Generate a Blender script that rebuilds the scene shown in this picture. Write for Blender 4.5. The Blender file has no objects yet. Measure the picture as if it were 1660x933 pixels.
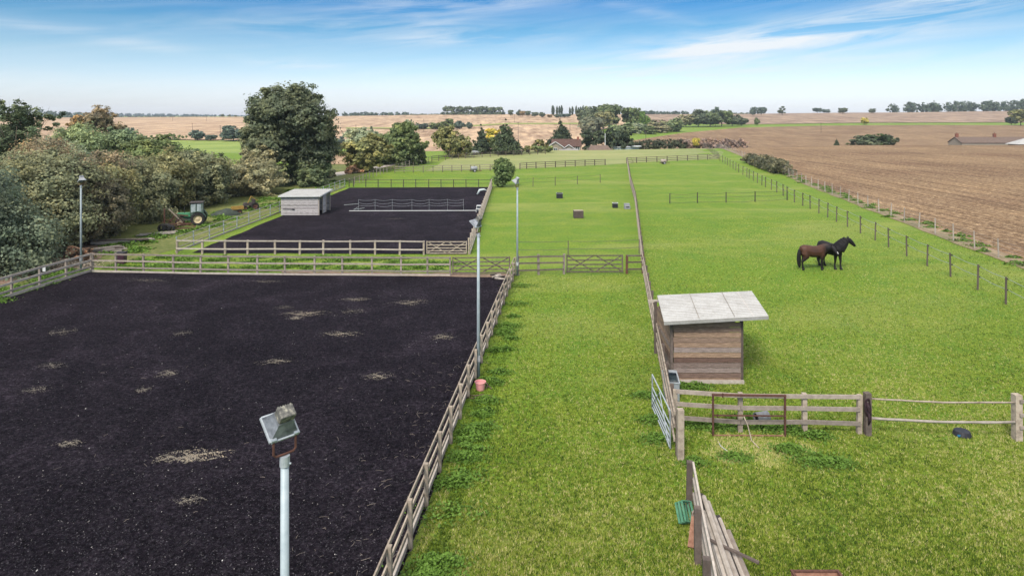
import bpy, bmesh, math, random
import numpy as np
from mathutils import Vector, Matrix, Euler
from mathutils.geometry import delaunay_2d_cdt
R = math.radians
rnd = random.Random(7)
rng = np.random.default_rng(7)
S = bpy.context.scene
COL = S.collection

# ------------------------------------------------------------------ camera
CAM_H = 9.5
F = 1060.0                       # focal length in photo pixels
HZ = 188.0                       # horizon row of the photo
cd = bpy.data.cameras.new('camera'); cam = bpy.data.objects.new('camera', cd); COL.objects.link(cam)
cam.location = (0, 0, CAM_H); cam.rotation_euler = (R(90), 0, 0)
cd.sensor_width = 36; cd.lens = F / 1660 * 36; cd.shift_y = -(466.5 - HZ) / 1660
cd.clip_start = 0.1; cd.clip_end = 20000
S.camera = cam

# ------------------------------------------------------------------ sky, sun, exposure
SUN_EL, SUN_AZ = 46.0, -158.0    # azimuth from +Y, clockwise seen from above (negative = left)
W = bpy.data.worlds.new('World'); S.world = W; W.use_nodes = True
wn, wl = W.node_tree.nodes, W.node_tree.links
wn.clear()
def wnode(t, **k):
    n = wn.new(t)
    for a, b in k.items(): setattr(n, a, b)
    return n
def wmath(op, a, b=None, c=None, clamp=False):
    n = wn.new('ShaderNodeMath'); n.operation = op; n.use_clamp = clamp
    for i, v in enumerate((a, b, c)):
        if v is None: continue
        if isinstance(v, (int, float)): n.inputs[i].default_value = v
        else: wl.new(v, n.inputs[i])
    return n.outputs[0]
sky = wnode('ShaderNodeTexSky'); sky.sky_type = 'NISHITA'; sky.sun_disc = False
sky.sun_elevation = R(SUN_EL); sky.sun_rotation = R(SUN_AZ); sky.air_density = 1.0; sky.dust_density = 0.6; sky.ozone_density = 1.5
tc = wnode('ShaderNodeTexCoord'); sx = wnode('ShaderNodeSeparateXYZ'); wl.new(tc.outputs['Generated'], sx.inputs[0])
X_, Y_, Z_ = sx.outputs
hor = wmath('SQRT', wmath('ADD', wmath('MULTIPLY', X_, X_), wmath('MULTIPLY', Y_, Y_)))
el = wmath('DIVIDE', Z_, wmath('MAXIMUM', hor, 0.001))
az = wmath('ARCTAN2', X_, Y_)
tint = wnode('ShaderNodeValToRGB'); wl.new(wmath('MULTIPLY', el, 2.5, clamp=True), tint.inputs[0])
SKY_TINT = [(0.0, (0.30, 0.31, 0.43)), (0.11, (0.295, 0.315, 0.395)), (0.22, (0.205, 0.258, 0.310)), (0.33, (0.094, 0.190, 0.255)), (0.47, (0.032, 0.137, 0.240)), (0.8, (0.3, 0.5, 0.6)), (1.0, (0.8, 0.85, 0.8))]
er = tint.color_ramp
while len(er.elements) < len(SKY_TINT): er.elements.new(0.5)
for e, (p, c) in zip(er.elements, SKY_TINT): e.position = p; e.color = (*c, 1)
mul = wnode('ShaderNodeMix', data_type='RGBA', blend_type='MULTIPLY'); mul.inputs['Factor'].default_value = 1
wl.new(sky.outputs[0], mul.inputs[6]); wl.new(tint.outputs[0], mul.inputs[7])
# cirrus: banks in azimuth / elevation, broken up by stretched noise
cv = wnode('ShaderNodeCombineXYZ')
skew = wmath('SUBTRACT', el, wmath('MULTIPLY', az, 0.09))
wl.new(wmath('MULTIPLY', az, 3.2), cv.inputs[0]); wl.new(wmath('MULTIPLY', skew, 30.0), cv.inputs[1])
n1 = wnode('ShaderNodeTexNoise'); n1.inputs['Scale'].default_value = 1.5; n1.inputs['Detail'].default_value = 8; n1.inputs['Roughness'].default_value = 0.62; n1.inputs['Distortion'].default_value = 0.6
wl.new(cv.outputs[0], n1.inputs['Vector'])
wisp = wmath('SUBTRACT', wmath('MULTIPLY', n1.outputs[0], 2.6), 0.95, clamp=True)
def bank(px, py, wpx, hpx, slope, amt):
    a0 = math.atan((px - 830) / F); e0 = (HZ - py) / F
    da = wmath('SUBTRACT', az, a0)
    de = wmath('SUBTRACT', wmath('SUBTRACT', el, e0), wmath('MULTIPLY', da, slope))
    q = wmath('ADD', wmath('POWER', wmath('ABSOLUTE', wmath('DIVIDE', da, wpx / F)), 2.0), wmath('POWER', wmath('ABSOLUTE', wmath('DIVIDE', de, hpx / F)), 2.0))
    return wmath('MULTIPLY', wmath('EXPONENT', wmath('MULTIPLY', q, -1.0)), amt)
banks = [(1225, 80, 270, 26, 0.10, 1.25), (1600, 26, 130, 15, 0.12, 1.1), (760, 62, 130, 11, 0.02, 1.2), (490, 110, 70, 8, -0.06, 1.1), (150, 80, 140, 9, -0.12, 0.6),
         (1080, 130, 280, 15, 0.0, 1.3), (400, 155, 420, 18, 0.0, 0.8), (720, 12, 160, 13, 0.05, 0.9), (560, 45, 200, 12, 0.04, 0.7), (1330, 60, 160, 16, 0.14, 1.2), (1060, 25, 80, 8, -0.25, 0.4), (1350, 110, 330, 30, 0.03, 0.45)]
acc = 0.17
for b in banks: acc = wmath('ADD', bank(*b), acc)
cl = wmath('MULTIPLY', wmath('MULTIPLY', acc, wisp), 0.9, clamp=True)
cmix = wnode('ShaderNodeMix', data_type='RGBA'); wl.new(cl, cmix.inputs['Factor']); wl.new(mul.outputs[2], cmix.inputs[6]); cmix.inputs[7].default_value = (1.95, 2.08, 2.2, 1)
# white veil added over the unseen upper dome: softer, less blue fill light
veil = wnode('ShaderNodeMix', data_type='RGBA'); wl.new(wmath('MULTIPLY', wmath('SUBTRACT', el, 0.22), 2.2, clamp=True), veil.inputs['Factor']); wl.new(cmix.outputs[2], veil.inputs[6]); veil.inputs[7].default_value = (3.0, 2.95, 2.95, 1)
bg = wnode('ShaderNodeBackground'); bg.inputs[1].default_value = 0.15
wl.new(veil.outputs[2], bg.inputs[0]); wo = wnode('ShaderNodeOutputWorld'); wl.new(bg.outputs[0], wo.inputs[0])
sd = bpy.data.lights.new('sun', 'SUN'); sun = bpy.data.objects.new('sun', sd); COL.objects.link(sun)
sd.energy = 1.9; sd.angle = R(16); sd.color = (1.0, 0.95, 0.87)
_a, _e = R(SUN_AZ), R(SUN_EL)
sdir = Vector((math.sin(_a) * math.cos(_e), math.cos(_a) * math.cos(_e), math.sin(_e)))
sun.rotation_euler = sdir.to_track_quat('Z', 'Y').to_euler(); sun.location = (-30, -10, 60)
S.view_settings.view_transform = 'Standard'; S.view_settings.look = 'None'; S.view_settings.gamma = 1; S.view_settings.use_curve_mapping = False
S.view_settings.exposure = 1.57
S.render.engine = 'CYCLES'
S.cycles.max_bounces = 8; S.cycles.transparent_max_bounces = 8; S.cycles.diffuse_bounces = 5; S.cycles.glossy_bounces = 2; S.cycles.volume_bounces = 0
S.cycles.use_denoising = True

# ------------------------------------------------------------------ terrain height
T_Y = np.array([0, 90, 150, 185, 215, 260, 300, 400, 600, 900, 1000, 1300, 2000, 3500, 9000.])
T_P = np.array([-900, 0, 400, 830, 1150, 1400, 1660, 2600.])
T_A = (T_P - 830) / F
T_H = np.array([
 [0]*8, [0]*8,
 [0, 0, 0, 0, 0, 0, 0, 0],
 [-1, -1, -1, -.3, 0, 0, 0, 0],
 [-3, -3, -3, -2.6, -1.2, -.2, -.2, -.2],
 [-3.6, -3.6, -3.6, -4.6, -4, -3, -3, -3],
 [-3, -3, -3, -4.4, -4.6, -4.5, -4.5, -4.5],
 [-1, -1, -1, -2.2, -2.2, -2.6, -2.6, -2.6],
 [3.2, 3.2, 3.2, 3.0, 3.0, 3.4, 3.4, 3.4],
 [6.4, 6.4, 7.5, 11.0, 11.0, 13.0, 15.3, 16],
 [6.6, 6.6, 7.9, 12.0, 12.0, 14.2, 16.6, 17],
 [2, 2, 3, 6, 6, 8, 10, 10],
 [4, 6, 6, 0, 0, 0, 0, 0],
 [14, 16, 10, 2, 0, 0, 0, 0],
 [0]*8], float)
def _herm(t, p0, p1, p2, p3, d01, d12, d23):
    m1 = 0 if (p1 - p0) * (p2 - p1) <= 0 else ((p1 - p0) / d01 + (p2 - p1) / d12) / 2
    m2 = 0 if (p2 - p1) * (p3 - p2) <= 0 else ((p2 - p1) / d12 + (p3 - p2) / d23) / 2
    m1 *= d12; m2 *= d12
    t2, t3 = t*t, t*t*t
    return (2*t3-3*t2+1)*p1 + (t3-2*t2+t)*m1 + (-2*t3+3*t2)*p2 + (t3-t2)*m2
def hgt(x, y):
    if y <= 90: return 0.0
    a = min(max(x / y, T_A[0]), T_A[-1] - 1e-6); y = min(y, 8999)
    j = int(np.searchsorted(T_A, a, 'right') - 1); j = max(0, min(j, len(T_A) - 2))
    s = (a - T_A[j]) / (T_A[j+1] - T_A[j]); s = s*s*(3-2*s)
    i = int(np.searchsorted(T_Y, y, 'right') - 1)
    col = lambda r: T_H[r][j] * (1 - s) + T_H[r][j+1] * s
    i0, i3 = max(i-1, 0), min(i+2, len(T_Y)-1)
    t = (y - T_Y[i]) / (T_Y[i+1] - T_Y[i])
    return float(_herm(t, col(i0), col(i), col(i+1), col(i3), max(T_Y[i]-T_Y[i0], 1), T_Y[i+1]-T_Y[i], max(T_Y[i3]-T_Y[i+1], 1)))
def G(px, py):
    """ground point seen at a photo pixel"""
    a = (px - 830) / F; b = (py - HZ) / F
    if py > 250:
        y = CAM_H / b
        if y < 90 or abs(hgt(a*y, y)) < 1e-3: return Vector((a*y, y, 0))
    y = 40.0
    while y < 1500:
        if CAM_H - b*y <= hgt(a*y, y): break
        y += 0.5
    return Vector((a*y, y, hgt(a*y, y)))
def at(px, y):
    x = (px - 830) / F * y
    return Vector((x, y, hgt(x, y)))
def ztop(py, y): return CAM_H - (py - HZ) / F * y

# ------------------------------------------------------------------ materials
def newmat(name):
    m = bpy.data.materials.new(name); m.use_nodes = True
    nt = m.node_tree; nt.nodes.clear()
    return m, nt.nodes, nt.links
def ramp(nodes, links, fac, stops, interp='LINEAR'):
    r = nodes.new('ShaderNodeValToRGB'); e = r.color_ramp; e.interpolation = interp
    while len(e.elements) < len(stops): e.elements.new(0.5)
    for el_, (p, c) in zip(e.elements, stops): el_.position = p; el_.color = (*c, 1) if len(c) == 3 else c
    links.new(fac, r.inputs[0]); return r.outputs[0]
def noise(nodes, links, vec, scale, detail=5, rough=0.6, dist=0.0):
    n = nodes.new('ShaderNodeTexNoise'); n.inputs['Scale'].default_value = scale; n.inputs['Detail'].default_value = detail
    n.inputs['Roughness'].default_value = rough; n.inputs['Distortion'].default_value = dist
    if vec is not None: links.new(vec, n.inputs['Vector'])
    return n.outputs[0]
def mix(nodes, links, fac, a, b, mode='MIX'):
    n = nodes.new('ShaderNodeMix'); n.data_type = 'RGBA'; n.blend_type = mode
    for i, v in ((0, fac), (6, a), (7, b)):
        if isinstance(v, (int, float)): n.inputs[i].default_value = v
        elif isinstance(v, tuple): n.inputs[i].default_value = (*v, 1)
        else: links.new(v, n.inputs[i])
    return n.outputs[2]
def mapping(nodes, links, scale=(1, 1, 1), rot=(0, 0, 0), coord='Object'):
    t = nodes.new('ShaderNodeTexCoord'); m = nodes.new('ShaderNodeMapping')
    m.inputs['Scale'].default_value = scale; m.inputs['Rotation'].default_value = rot
    links.new(t.outputs[coord], m.inputs[0]); return m.outputs[0]
ALB = 0.71
def dim(nodes, links, color):
    if isinstance(color, tuple): return tuple(c * ALB for c in color)
    return mix(nodes, links, 1.0, color, (ALB, ALB, ALB), 'MULTIPLY')
def finish(m, nodes, links, color, rough=0.8, metal=0.0, bump=None, bstr=0.3, bdist=0.02, spec=0.3):
    p = nodes.new('ShaderNodeBsdfPrincipled'); o = nodes.new('ShaderNodeOutputMaterial')
    color = dim(nodes, links, color)
    if isinstance(color, tuple): p.inputs['Base Color'].default_value = (*color, 1)
    else: links.new(color, p.inputs['Base Color'])
    if isinstance(rough, (int, float)): p.inputs['Roughness'].default_value = rough
    else: links.new(rough, p.inputs['Roughness'])
    p.inputs['Metallic'].default_value = metal; p.inputs['Specular IOR Level'].default_value = spec
    if bump is not None:
        b = nodes.new('ShaderNodeBump'); b.inputs['Strength'].default_value = bstr; b.inputs['Distance'].default_value = bdist
        links.new(bump, b.inputs['Height']); links.new(b.outputs[0], p.inputs['Normal'])
    links.new(p.outputs[0], o.inputs[0]); return m
def pmat(name, c1, c2, scale=6, rough=0.8, metal=0.0, bump=0.25, stretch=(1, 1, 1), c3=None, spec=0.3, vary=0.25):
    m, n, l = newmat(name)
    v = mapping(n, l, stretch)
    f = noise(n, l, v, scale, 6, 0.65)
    stops = [(0.32, c1), (0.68, c2)] if c3 is None else [(0.3, c1), (0.52, c2), (0.72, c3)]
    col = ramp(n, l, f, stops)
    if vary:
        oi = n.new('ShaderNodeObjectInfo')
        k = ramp(n, l, oi.outputs['Random'], [(0, (1 - vary,) * 3), (1, (1 + vary * .6,) * 3)])
        col = mix(n, l, 1.0, col, k, 'MULTIPLY')
    f2 = noise(n, l, v, scale * 5, 4, 0.6)
    return finish(m, n, l, col, rough, metal, f2 if bump else None, bump, 0.01, spec)
M = {}
M['wood'] = pmat('weathered timber', (.20, .155, .12), (.40, .33, .26), 5, stretch=(1, 1, 1), c3=(.50, .42, .33))
M['wood_dark'] = pmat('dark weathered timber', (.085, .065, .055), (.17, .13, .11), 6)
M['wood_pale'] = pmat('bleached timber', (.34, .29, .25), (.52, .46, .40), 6)
M['wood_grey'] = pmat('grey timber', (.24, .195, .165), (.38, .32, .27), 7)
M['wood_black'] = pmat('near black timber', (.035, .03, .03), (.08, .065, .06), 6)
M['galv'] = pmat('galvanised steel', (.36, .40, .43), (.52, .56, .60), 14, rough=.5, metal=.35, bump=.05)
M['pole'] = pmat('painted steel pole', (.30, .36, .39), (.42, .48, .51), 5, rough=.55, metal=.1, bump=.05)
M['rust'] = pmat('rusty steel', (.075, .032, .024), (.17, .075, .05), 12, rough=.85)
M['rust_pale'] = pmat('orange rust', (.20, .09, .055), (.40, .22, .15), 9, rough=.9)
M['black'] = pmat('black plastic', (.012, .012, .016), (.03, .03, .038), 8, rough=.55, bump=.05)
M['white'] = pmat('white plastic', (.62, .63, .62), (.74, .75, .74), 5, rough=.5, bump=.03)
M['tape'] = pmat('white fence tape', (.42, .48, .48), (.60, .66, .66), 20, rough=.7, bump=0)
M['wire'] = pmat('dark wire', (.07, .06, .06), (.13, .11, .11), 20, rough=.7, bump=0)
M['stockwire'] = pmat('stock wire', (.30, .28, .27), (.42, .39, .37), 20, rough=.7, bump=0)
M['grey'] = pmat('grey plastic', (.30, .31, .33), (.44, .45, .47), 5, rough=.6, bump=.03)
M['pink'] = pmat('pink plastic', (.88, .34, .34), (.95, .46, .45), 5, rough=.45, bump=.02)
M['green_plastic'] = pmat('green plastic', (.06, .20, .12), (.14, .32, .20), 5, rough=.5, bump=.02)
M['tractor'] = pmat('faded green paint', (.03, .16, .07), (.07, .26, .13), 5, rough=.5, bump=.03)
M['tractor_cab'] = pmat('dusty dark green paint', (.04, .08, .06), (.10, .16, .12), 5, rough=.6, bump=.03)
M['darkgreen'] = pmat('dull dark tarpaulin', (.02, .03, .024), (.05, .065, .05), 3, rough=.7)
M['rubber'] = pmat('tyre rubber', (.014, .014, .014), (.035, .034, .033), 8, rough=.9)
M['cream'] = pmat('cream wheel paint', (.50, .40, .22), (.66, .56, .36), 6, rough=.6)
M['yellow'] = pmat('worn yellow paint', (.38, .22, .05), (.56, .36, .09), 5, rough=.6)
M['stone'] = pmat('stone wall', (.26, .22, .17), (.42, .36, .28), 3, rough=.9)
M['tile'] = pmat('red brown roof tiles', (.07, .038, .030), (.14, .078, .062), 2.2, rough=.9, stretch=(1, 1, 1))
M['tile_pale'] = pmat('weathered roof tiles', (.13, .09, .072), (.22, .155, .125), 2.2, rough=.9)
M['brick'] = pmat('brick', (.20, .07, .045), (.30, .12, .08), 3, rough=.9)
M['horse_brown'] = pmat('dark bay coat', (.022, .009, .007), (.075, .026, .015), 2.6, rough=.45, bump=.02, spec=.5, vary=0)
M['horse_black'] = pmat('black coat', (.006, .005, .006), (.013, .010, .012), 3, rough=.62, bump=.02, spec=.22, vary=0)
M['horse_white'] = pmat('white hair', (.6, .58, .55), (.7, .68, .66), 6, rough=.8, vary=0)
M['bark'] = pmat('bark', (.05, .04, .03), (.13, .10, .075), 5, bump=.6)
M['cloth'] = pmat('dark cloth', (.02, .012, .014), (.05, .02, .03), 8)
M['hose'] = pmat('muddy hose', (.10, .07, .05), (.20, .14, .10), 8)
M['purple'] = pmat('plum coloured plastic', (.045, .018, .03), (.075, .03, .05), 4, rough=.5)
M['concrete'] = pmat('concrete', (.32, .30, .28), (.46, .44, .41), 4)
M['lichen'] = pmat('lichen crusted alloy', (.04, .04, .04), (.16, .155, .14), 14, rough=.8, c3=(.52, .49, .38))
M['alloy'] = pmat('dull cast alloy', (.11, .12, .14), (.36, .38, .42), 7, rough=.5, metal=.3)

def m_glass():
    m, n, l = newmat('window glass')
    return finish(m, n, l, (.05, .07, .08), .12, 0, None, spec=.6)
M['glass'] = m_glass()
def m_cabglass():
    m, n, l = newmat('dusty cab glass')
    f = noise(n, l, mapping(n, l), 3)
    return finish(m, n, l, ramp(n, l, f, [(.3, (.22, .27, .28)), (.7, (.42, .48, .48))]), .35, 0, None, spec=.5)
M['cabglass'] = m_cabglass()

def m_grass():
    m, n, l = newmat('pasture grass')
    v = mapping(n, l)
    fine = noise(n, l, v, 6.5, 8, 0.82)
    vs = mapping(n, l, (0.45, 1.3, 1), (0, 0, R(8)))
    mid = noise(n, l, v, 0.55, 5, 0.6, 0.5)
    big = noise(n, l, vs, 0.11, 4, 0.55, 0.8)
    c = ramp(n, l, fine, [(.32, (.022, .042, .006)), (.45, (.115, .185, .016)), (.58, (.215, .31, .030)), (.76, (.44, .475, .12))])
    tone = ramp(n, l, mid, [(.32, (.74, .92, .80)), (.55, (1.02, 1.02, 1)), (.74, (1.28, 1.14, 1.25))])
    c = mix(n, l, 1.0, c, tone, 'MULTIPLY')
    worn = ramp(n, l, big, [(.50, (0,) * 3), (.72, (1,) * 3)])
    c = mix(n, l, mixf(n, l, worn, .38), c, (.38, .36, .12))
    lush = ramp(n, l, big, [(.28, (1,) * 3), (.42, (0,) * 3)])
    c = mix(n, l, mixf(n, l, lush, .35), c, (.12, .24, .012))
    vf = mapping(n, l, (1, .35, 1))
    fb = noise(n, l, v, 26, 4, .7)
    return finish(m, n, l, c, .85, 0, fb, .9, .05, .15)
def mixf(n, l, f, k):
    q = n.new('ShaderNodeMath'); q.operation = 'MULTIPLY'; l.new(f, q.inputs[0]); q.inputs[1].default_value = k; return q.outputs[0]
M['grass'] = m_grass()
def m_simplegrass(name, c1, c2, sc, stretch=(1, 1, 1)):
    m, n, l = newmat(name); v = mapping(n, l, stretch)
    a = noise(n, l, v, sc, 8, .7); b = noise(n, l, v, sc * .08, 4, .6)
    c = ramp(n, l, a, [(.3, c1), (.7, c2)])
    c = mix(n, l, 1.0, c, ramp(n, l, b, [(.35, (.8, .85, .8)), (.65, (1.18, 1.1, 1.15))]), 'MULTIPLY')
    return finish(m, n, l, c, .9, 0, a, .5, .1, .1)
M['margin'] = m_simplegrass('dry weedy margin', (.14, .10, .06), (.38, .32, .20), 2.6)
M['worn'] = m_simplegrass('grazed worn grass', (.20, .26, .07), (.34, .33, .16), .9, (.4, 1.2, 1))
M['verge'] = m_simplegrass('rough verge', (.06, .10, .02), (.24, .24, .09), 3.0)
M['farfield'] = m_simplegrass('far green field', (.17, .25, .05), (.30, .36, .10), .6, (.5, 1.5, 1))
M['strip'] = m_simplegrass('pale grass strip', (.20, .26, .06), (.36, .38, .12), .6, (.3, 1.5, 1))
M['track'] = m_simplegrass('stony track', (.34, .30, .26), (.58, .54, .49), 1.0)
M['farmyard'] = m_simplegrass('bare earth', (.16, .11, .08), (.36, .26, .19), 3.5)
def m_plough(name, dark, mid_, pale, ang, row, far=False):
    m, n, l = newmat(name)
    v = mapping(n, l, (1, 1, 1), (0, 0, R(ang)))
    vs = mapping(n, l, (row * 1.5, row * .05, 1), (0, 0, R(ang)))
    a = noise(n, l, v, 2.2 if not far else .9, 9, .84)
    b = noise(n, l, vs, 1.0, 5, .65, .4)
    g = noise(n, l, v, .035, 5, .6, .6)
    c = ramp(n, l, a, [(.36, dark), (.52, mid_), (.66, pale)])
    c = mix(n, l, 1.0, c, ramp(n, l, b, [(.36, (.62, .57, .54)), (.5, (1, 1, 1)), (.64, (1.38, 1.36, 1.30))]), 'MULTIPLY')
    c = mix(n, l, 1.0, c, ramp(n, l, g, [(.34, (.80, .74, .74)), (.5, (1, 1, 1)), (.68, (1.20, 1.20, 1.16))]), 'MULTIPLY')
    return finish(m, n, l, c, .95, 0, a, .7, .12, .1)
M['plough'] = m_plough('cultivated stubble', (.065, .038, .022), (.235, .152, .088), (.70, .53, .33), -17, .8)
M['stubble'] = m_plough('pale stubble', (.27, .175, .11), (.46, .33, .22), (.60, .46, .32), 12, .12, True)
M['stubble_dark'] = m_plough('mauve stubble', (.19, .13, .09), (.31, .225, .165), (.42, .32, .25), 70, .10, True)
M['stubble_gold'] = m_plough('golden stubble', (.25, .165, .10), (.40, .28, .18), (.52, .40, .27), 60, .10, True)
def m_arena():
    m, n, l = newmat('rubber arena surface')
    v = mapping(n, l)
    a = noise(n, l, v, 9, 9, .88)
    b = noise(n, l, v, .35, 6, .65, 1.0)
    c = ramp(n, l, a, [(.36, (.0015, .0012, .002)), (.50, (.0085, .0068, .010)), (.62, (.034, .029, .036)), (.80, (.12, .11, .12))])
    c = mix(n, l, 1.0, c, ramp(n, l, b, [(.32, (.66, .64, .68)), (.5, (1.0, 1.0, 1.0)), (.68, (1.75, 1.72, 1.68))]), 'MULTIPLY')
    vo = n.new('ShaderNodeTexVoronoi'); vo.inputs['Scale'].default_value = 2.6; l.new(v, vo.inputs['Vector'])
    wn_ = n.new('ShaderNodeTexWhiteNoise'); l.new(vo.outputs['Position'], wn_.inputs['Vector'])
    s1 = n.new('ShaderNodeMath'); s1.operation = 'MULTIPLY'; l.new(wn_.outputs['Value'], s1.inputs[0]); s1.inputs[1].default_value = .035
    s2 = n.new('ShaderNodeMath'); s2.operation = 'LESS_THAN'; l.new(vo.outputs['Distance'], s2.inputs[0]); l.new(s1.outputs[0], s2.inputs[1])
    c = mix(n, l, s2.outputs[0], c, (.26, .25, .25))
    md = noise(n, l, v, 3.2, 7, .8)
    c = mix(n, l, 1.0, c, ramp(n, l, md, [(.34, (.80, .77, .82)), (.5, (1.5, 1.44, 1.5)), (.66, (2.35, 2.25, 2.3))]), 'MULTIPLY')
    fb = noise(n, l, v, 6, 8, .85)
    return finish(m, n, l, c, .95, 0, fb, 1.0, .10, .05)
M['arena'] = m_arena()

def m_leaf(name, transl=.42, rough=.6):
    m, n, l = newmat(name)
    oi = n.new('ShaderNodeObjectInfo'); at_ = n.new('ShaderNodeAttribute'); at_.attribute_name = 'tone'
    v = mapping(n, l)
    k = ramp(n, l, at_.outputs['Fac'], [(0, (.34, .38, .38)), (.45, (.93, .95, .92)), (.8, (1.25, 1.22, 1.1)), (1, (1.6, 1.5, 1.3))])
    c = mix(n, l, 1.0, oi.outputs['Color'], k, 'MULTIPLY')
    f = noise(n, l, v, .55, 4, .6)
    c = mix(n, l, 1.0, c, ramp(n, l, f, [(.34, (.88, .97, .95)), (.5, (1, 1, 1)), (.66, (1.14, 1.04, .88))]), 'MULTIPLY')
    p = n.new('ShaderNodeBsdfPrincipled'); l.new(c, p.inputs['Base Color']); p.inputs['Roughness'].default_value = rough; p.inputs['Specular IOR Level'].default_value = .25
    t = n.new('ShaderNodeBsdfTranslucent'); l.new(c, t.inputs[0])
    ms = n.new('ShaderNodeMixShader'); ms.inputs[0].default_value = transl; l.new(p.outputs[0], ms.inputs[1]); l.new(t.outputs[0], ms.inputs[2])
    o = n.new('ShaderNodeOutputMaterial'); l.new(ms.outputs[0], o.inputs[0]); return m
M['leaf'] = m_leaf('leaves')
def m_attr(name, stops, rough=.8, transl=0.0, spec=.2):
    m, n, l = newmat(name)
    at_ = n.new('ShaderNodeAttribute'); at_.attribute_name = 'tone'
    c = dim(n, l, ramp(n, l, at_.outputs['Fac'], stops))
    p = n.new('ShaderNodeBsdfPrincipled'); l.new(c, p.inputs['Base Color']); p.inputs['Roughness'].default_value = rough; p.inputs['Specular IOR Level'].default_value = spec
    o = n.new('ShaderNodeOutputMaterial')
    if transl:
        t = n.new('ShaderNodeBsdfTranslucent'); l.new(c, t.inputs[0]); ms = n.new('ShaderNodeMixShader'); ms.inputs[0].default_value = transl
        l.new(p.outputs[0], ms.inputs[1]); l.new(t.outputs[0], ms.inputs[2]); l.new(ms.outputs[0], o.inputs[0])
    else: l.new(p.outputs[0], o.inputs[0])
    return m
M['blade'] = m_attr('grass blades', [(0, (.03, .065, .010)), (.3, (.12, .195, .016)), (.55, (.275, .35, .036)), (.8, (.46, .48, .11)), (1, (.66, .58, .27))], .7, .3)
M['weed'] = m_attr('weed leaves', [(0, (.07, .14, .02)), (.5, (.14, .26, .035)), (1, (.26, .40, .09))], .7, .25)
M['chip'] = m_attr('rubber chips', [(0, (.005, .004, .006)), (.6, (.025, .022, .028)), (.9, (.085, .078, .088)), (.97, (.30, .28, .27)), (1, (.6, .58, .56))], .8)
M['straw'] = m_attr('straw', [(0, (.10, .09, .085)), (.5, (.30, .265, .215)), (1, (.62, .50, .36))], .9)
def m_sheet():
    m, n, l = newmat('corrugated sheet')
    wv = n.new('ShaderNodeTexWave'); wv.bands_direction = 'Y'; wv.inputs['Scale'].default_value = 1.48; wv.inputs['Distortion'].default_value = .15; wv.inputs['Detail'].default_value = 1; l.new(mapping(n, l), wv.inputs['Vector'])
    v = mapping(n, l); a = noise(n, l, v, 1.6, 6, .65); b = noise(n, l, v, 14, 4, .6)
    c = ramp(n, l, a, [(.3, (.42, .41, .395)), (.6, (.54, .535, .525))])
    c = mix(n, l, 1.0, c, ramp(n, l, b, [(.3, (.85, .84, .82)), (.6, (1.03, 1.03, 1.03))]), 'MULTIPLY')
    c = mix(n, l, 1.0, c, ramp(n, l, wv.outputs['Fac'], [(.10, (.70, .69, .67)), (.5, (1, 1, 1))]), 'MULTIPLY')  # corrugation shading put into the colour as darker bands
    return finish(m, n, l, c, .55, .1, b, .05, .01)
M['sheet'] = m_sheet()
def m_plank(name, cols, row):
    """horizontal boards: colour changes per board, grain runs along it"""
    m, n, l = newmat(name)
    t = n.new('ShaderNodeTexCoord'); s = n.new('ShaderNodeSeparateXYZ'); l.new(t.outputs['Object'], s.inputs[0])
    q = n.new('ShaderNodeMath'); q.operation = 'MULTIPLY'; l.new(s.outputs[2], q.inputs[0]); q.inputs[1].default_value = 1 / row
    fl = n.new('ShaderNodeMath'); fl.operation = 'FLOOR'; l.new(q.outputs[0], fl.inputs[0])
    w = n.new('ShaderNodeTexWhiteNoise'); w.noise_dimensions = '1D'; l.new(fl.outputs[0], w.inputs['W'])
    v = mapping(n, l, (1, 1, 14)); g = noise(n, l, v, 3.4, 9, .8)
    c = ramp(n, l, w.outputs['Value'], cols)
    c = mix(n, l, 1.0, c, ramp(n, l, g, [(.34, (.45, .42, .42)), (.5, (1, 1, 1)), (.64, (1.8, 1.8, 1.85))]), 'MULTIPLY')
    return finish(m, n, l, c, .85, 0, g, .3, .01)
M['cladding'] = m_plank('weathered cladding', [(0, (.13, .078, .060)), (.3, (.21, .145, .115)), (.55, (.30, .20, .135)), (.75, (.17, .12, .10)), (1, (.31, .25, .225))], .18)
M['shed_cladding'] = m_plank('pale shed cladding', [(0, (.34, .31, .31)), (.5, (.42, .39, .385)), (1, (.48, .45, .44))], .15)

# ------------------------------------------------------------------ object helpers
WL = {}            # world location of every thing / part without rotation
def tag(o, label=None, cat=None, group=None, kind=None):
    if label: o['label'] = label
    if cat: o['category'] = cat
    if group: o['group'] = group
    if kind: o['kind'] = kind
    return o
def thing(name, label, cat, loc=(0, 0, 0), rz=0.0, group=None, scale=None):
    o = bpy.data.objects.new(name, None); COL.objects.link(o); o.empty_display_size = .2
    o.location = loc; o.rotation_euler = (0, 0, rz)
    if scale: o.scale = scale
    WL[o.name] = Vector(loc)
    return tag(o, label, cat, group)
def link(name, me, parent=None, loc=None, rot=None, color=None):
    o = bpy.data.objects.new(name, me); COL.objects.link(o)
    if parent: o.parent = parent
    if loc is not None: o.location = loc
    if rot is not None: o.rotation_euler = rot
    if color: o.color = (*color, 1)
    return o
def copy_tree(o, parent=None):
    c = o.copy(); COL.objects.link(c); c.parent = parent
    for ch in list(o.children): copy_tree(ch, c)
    return c
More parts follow.
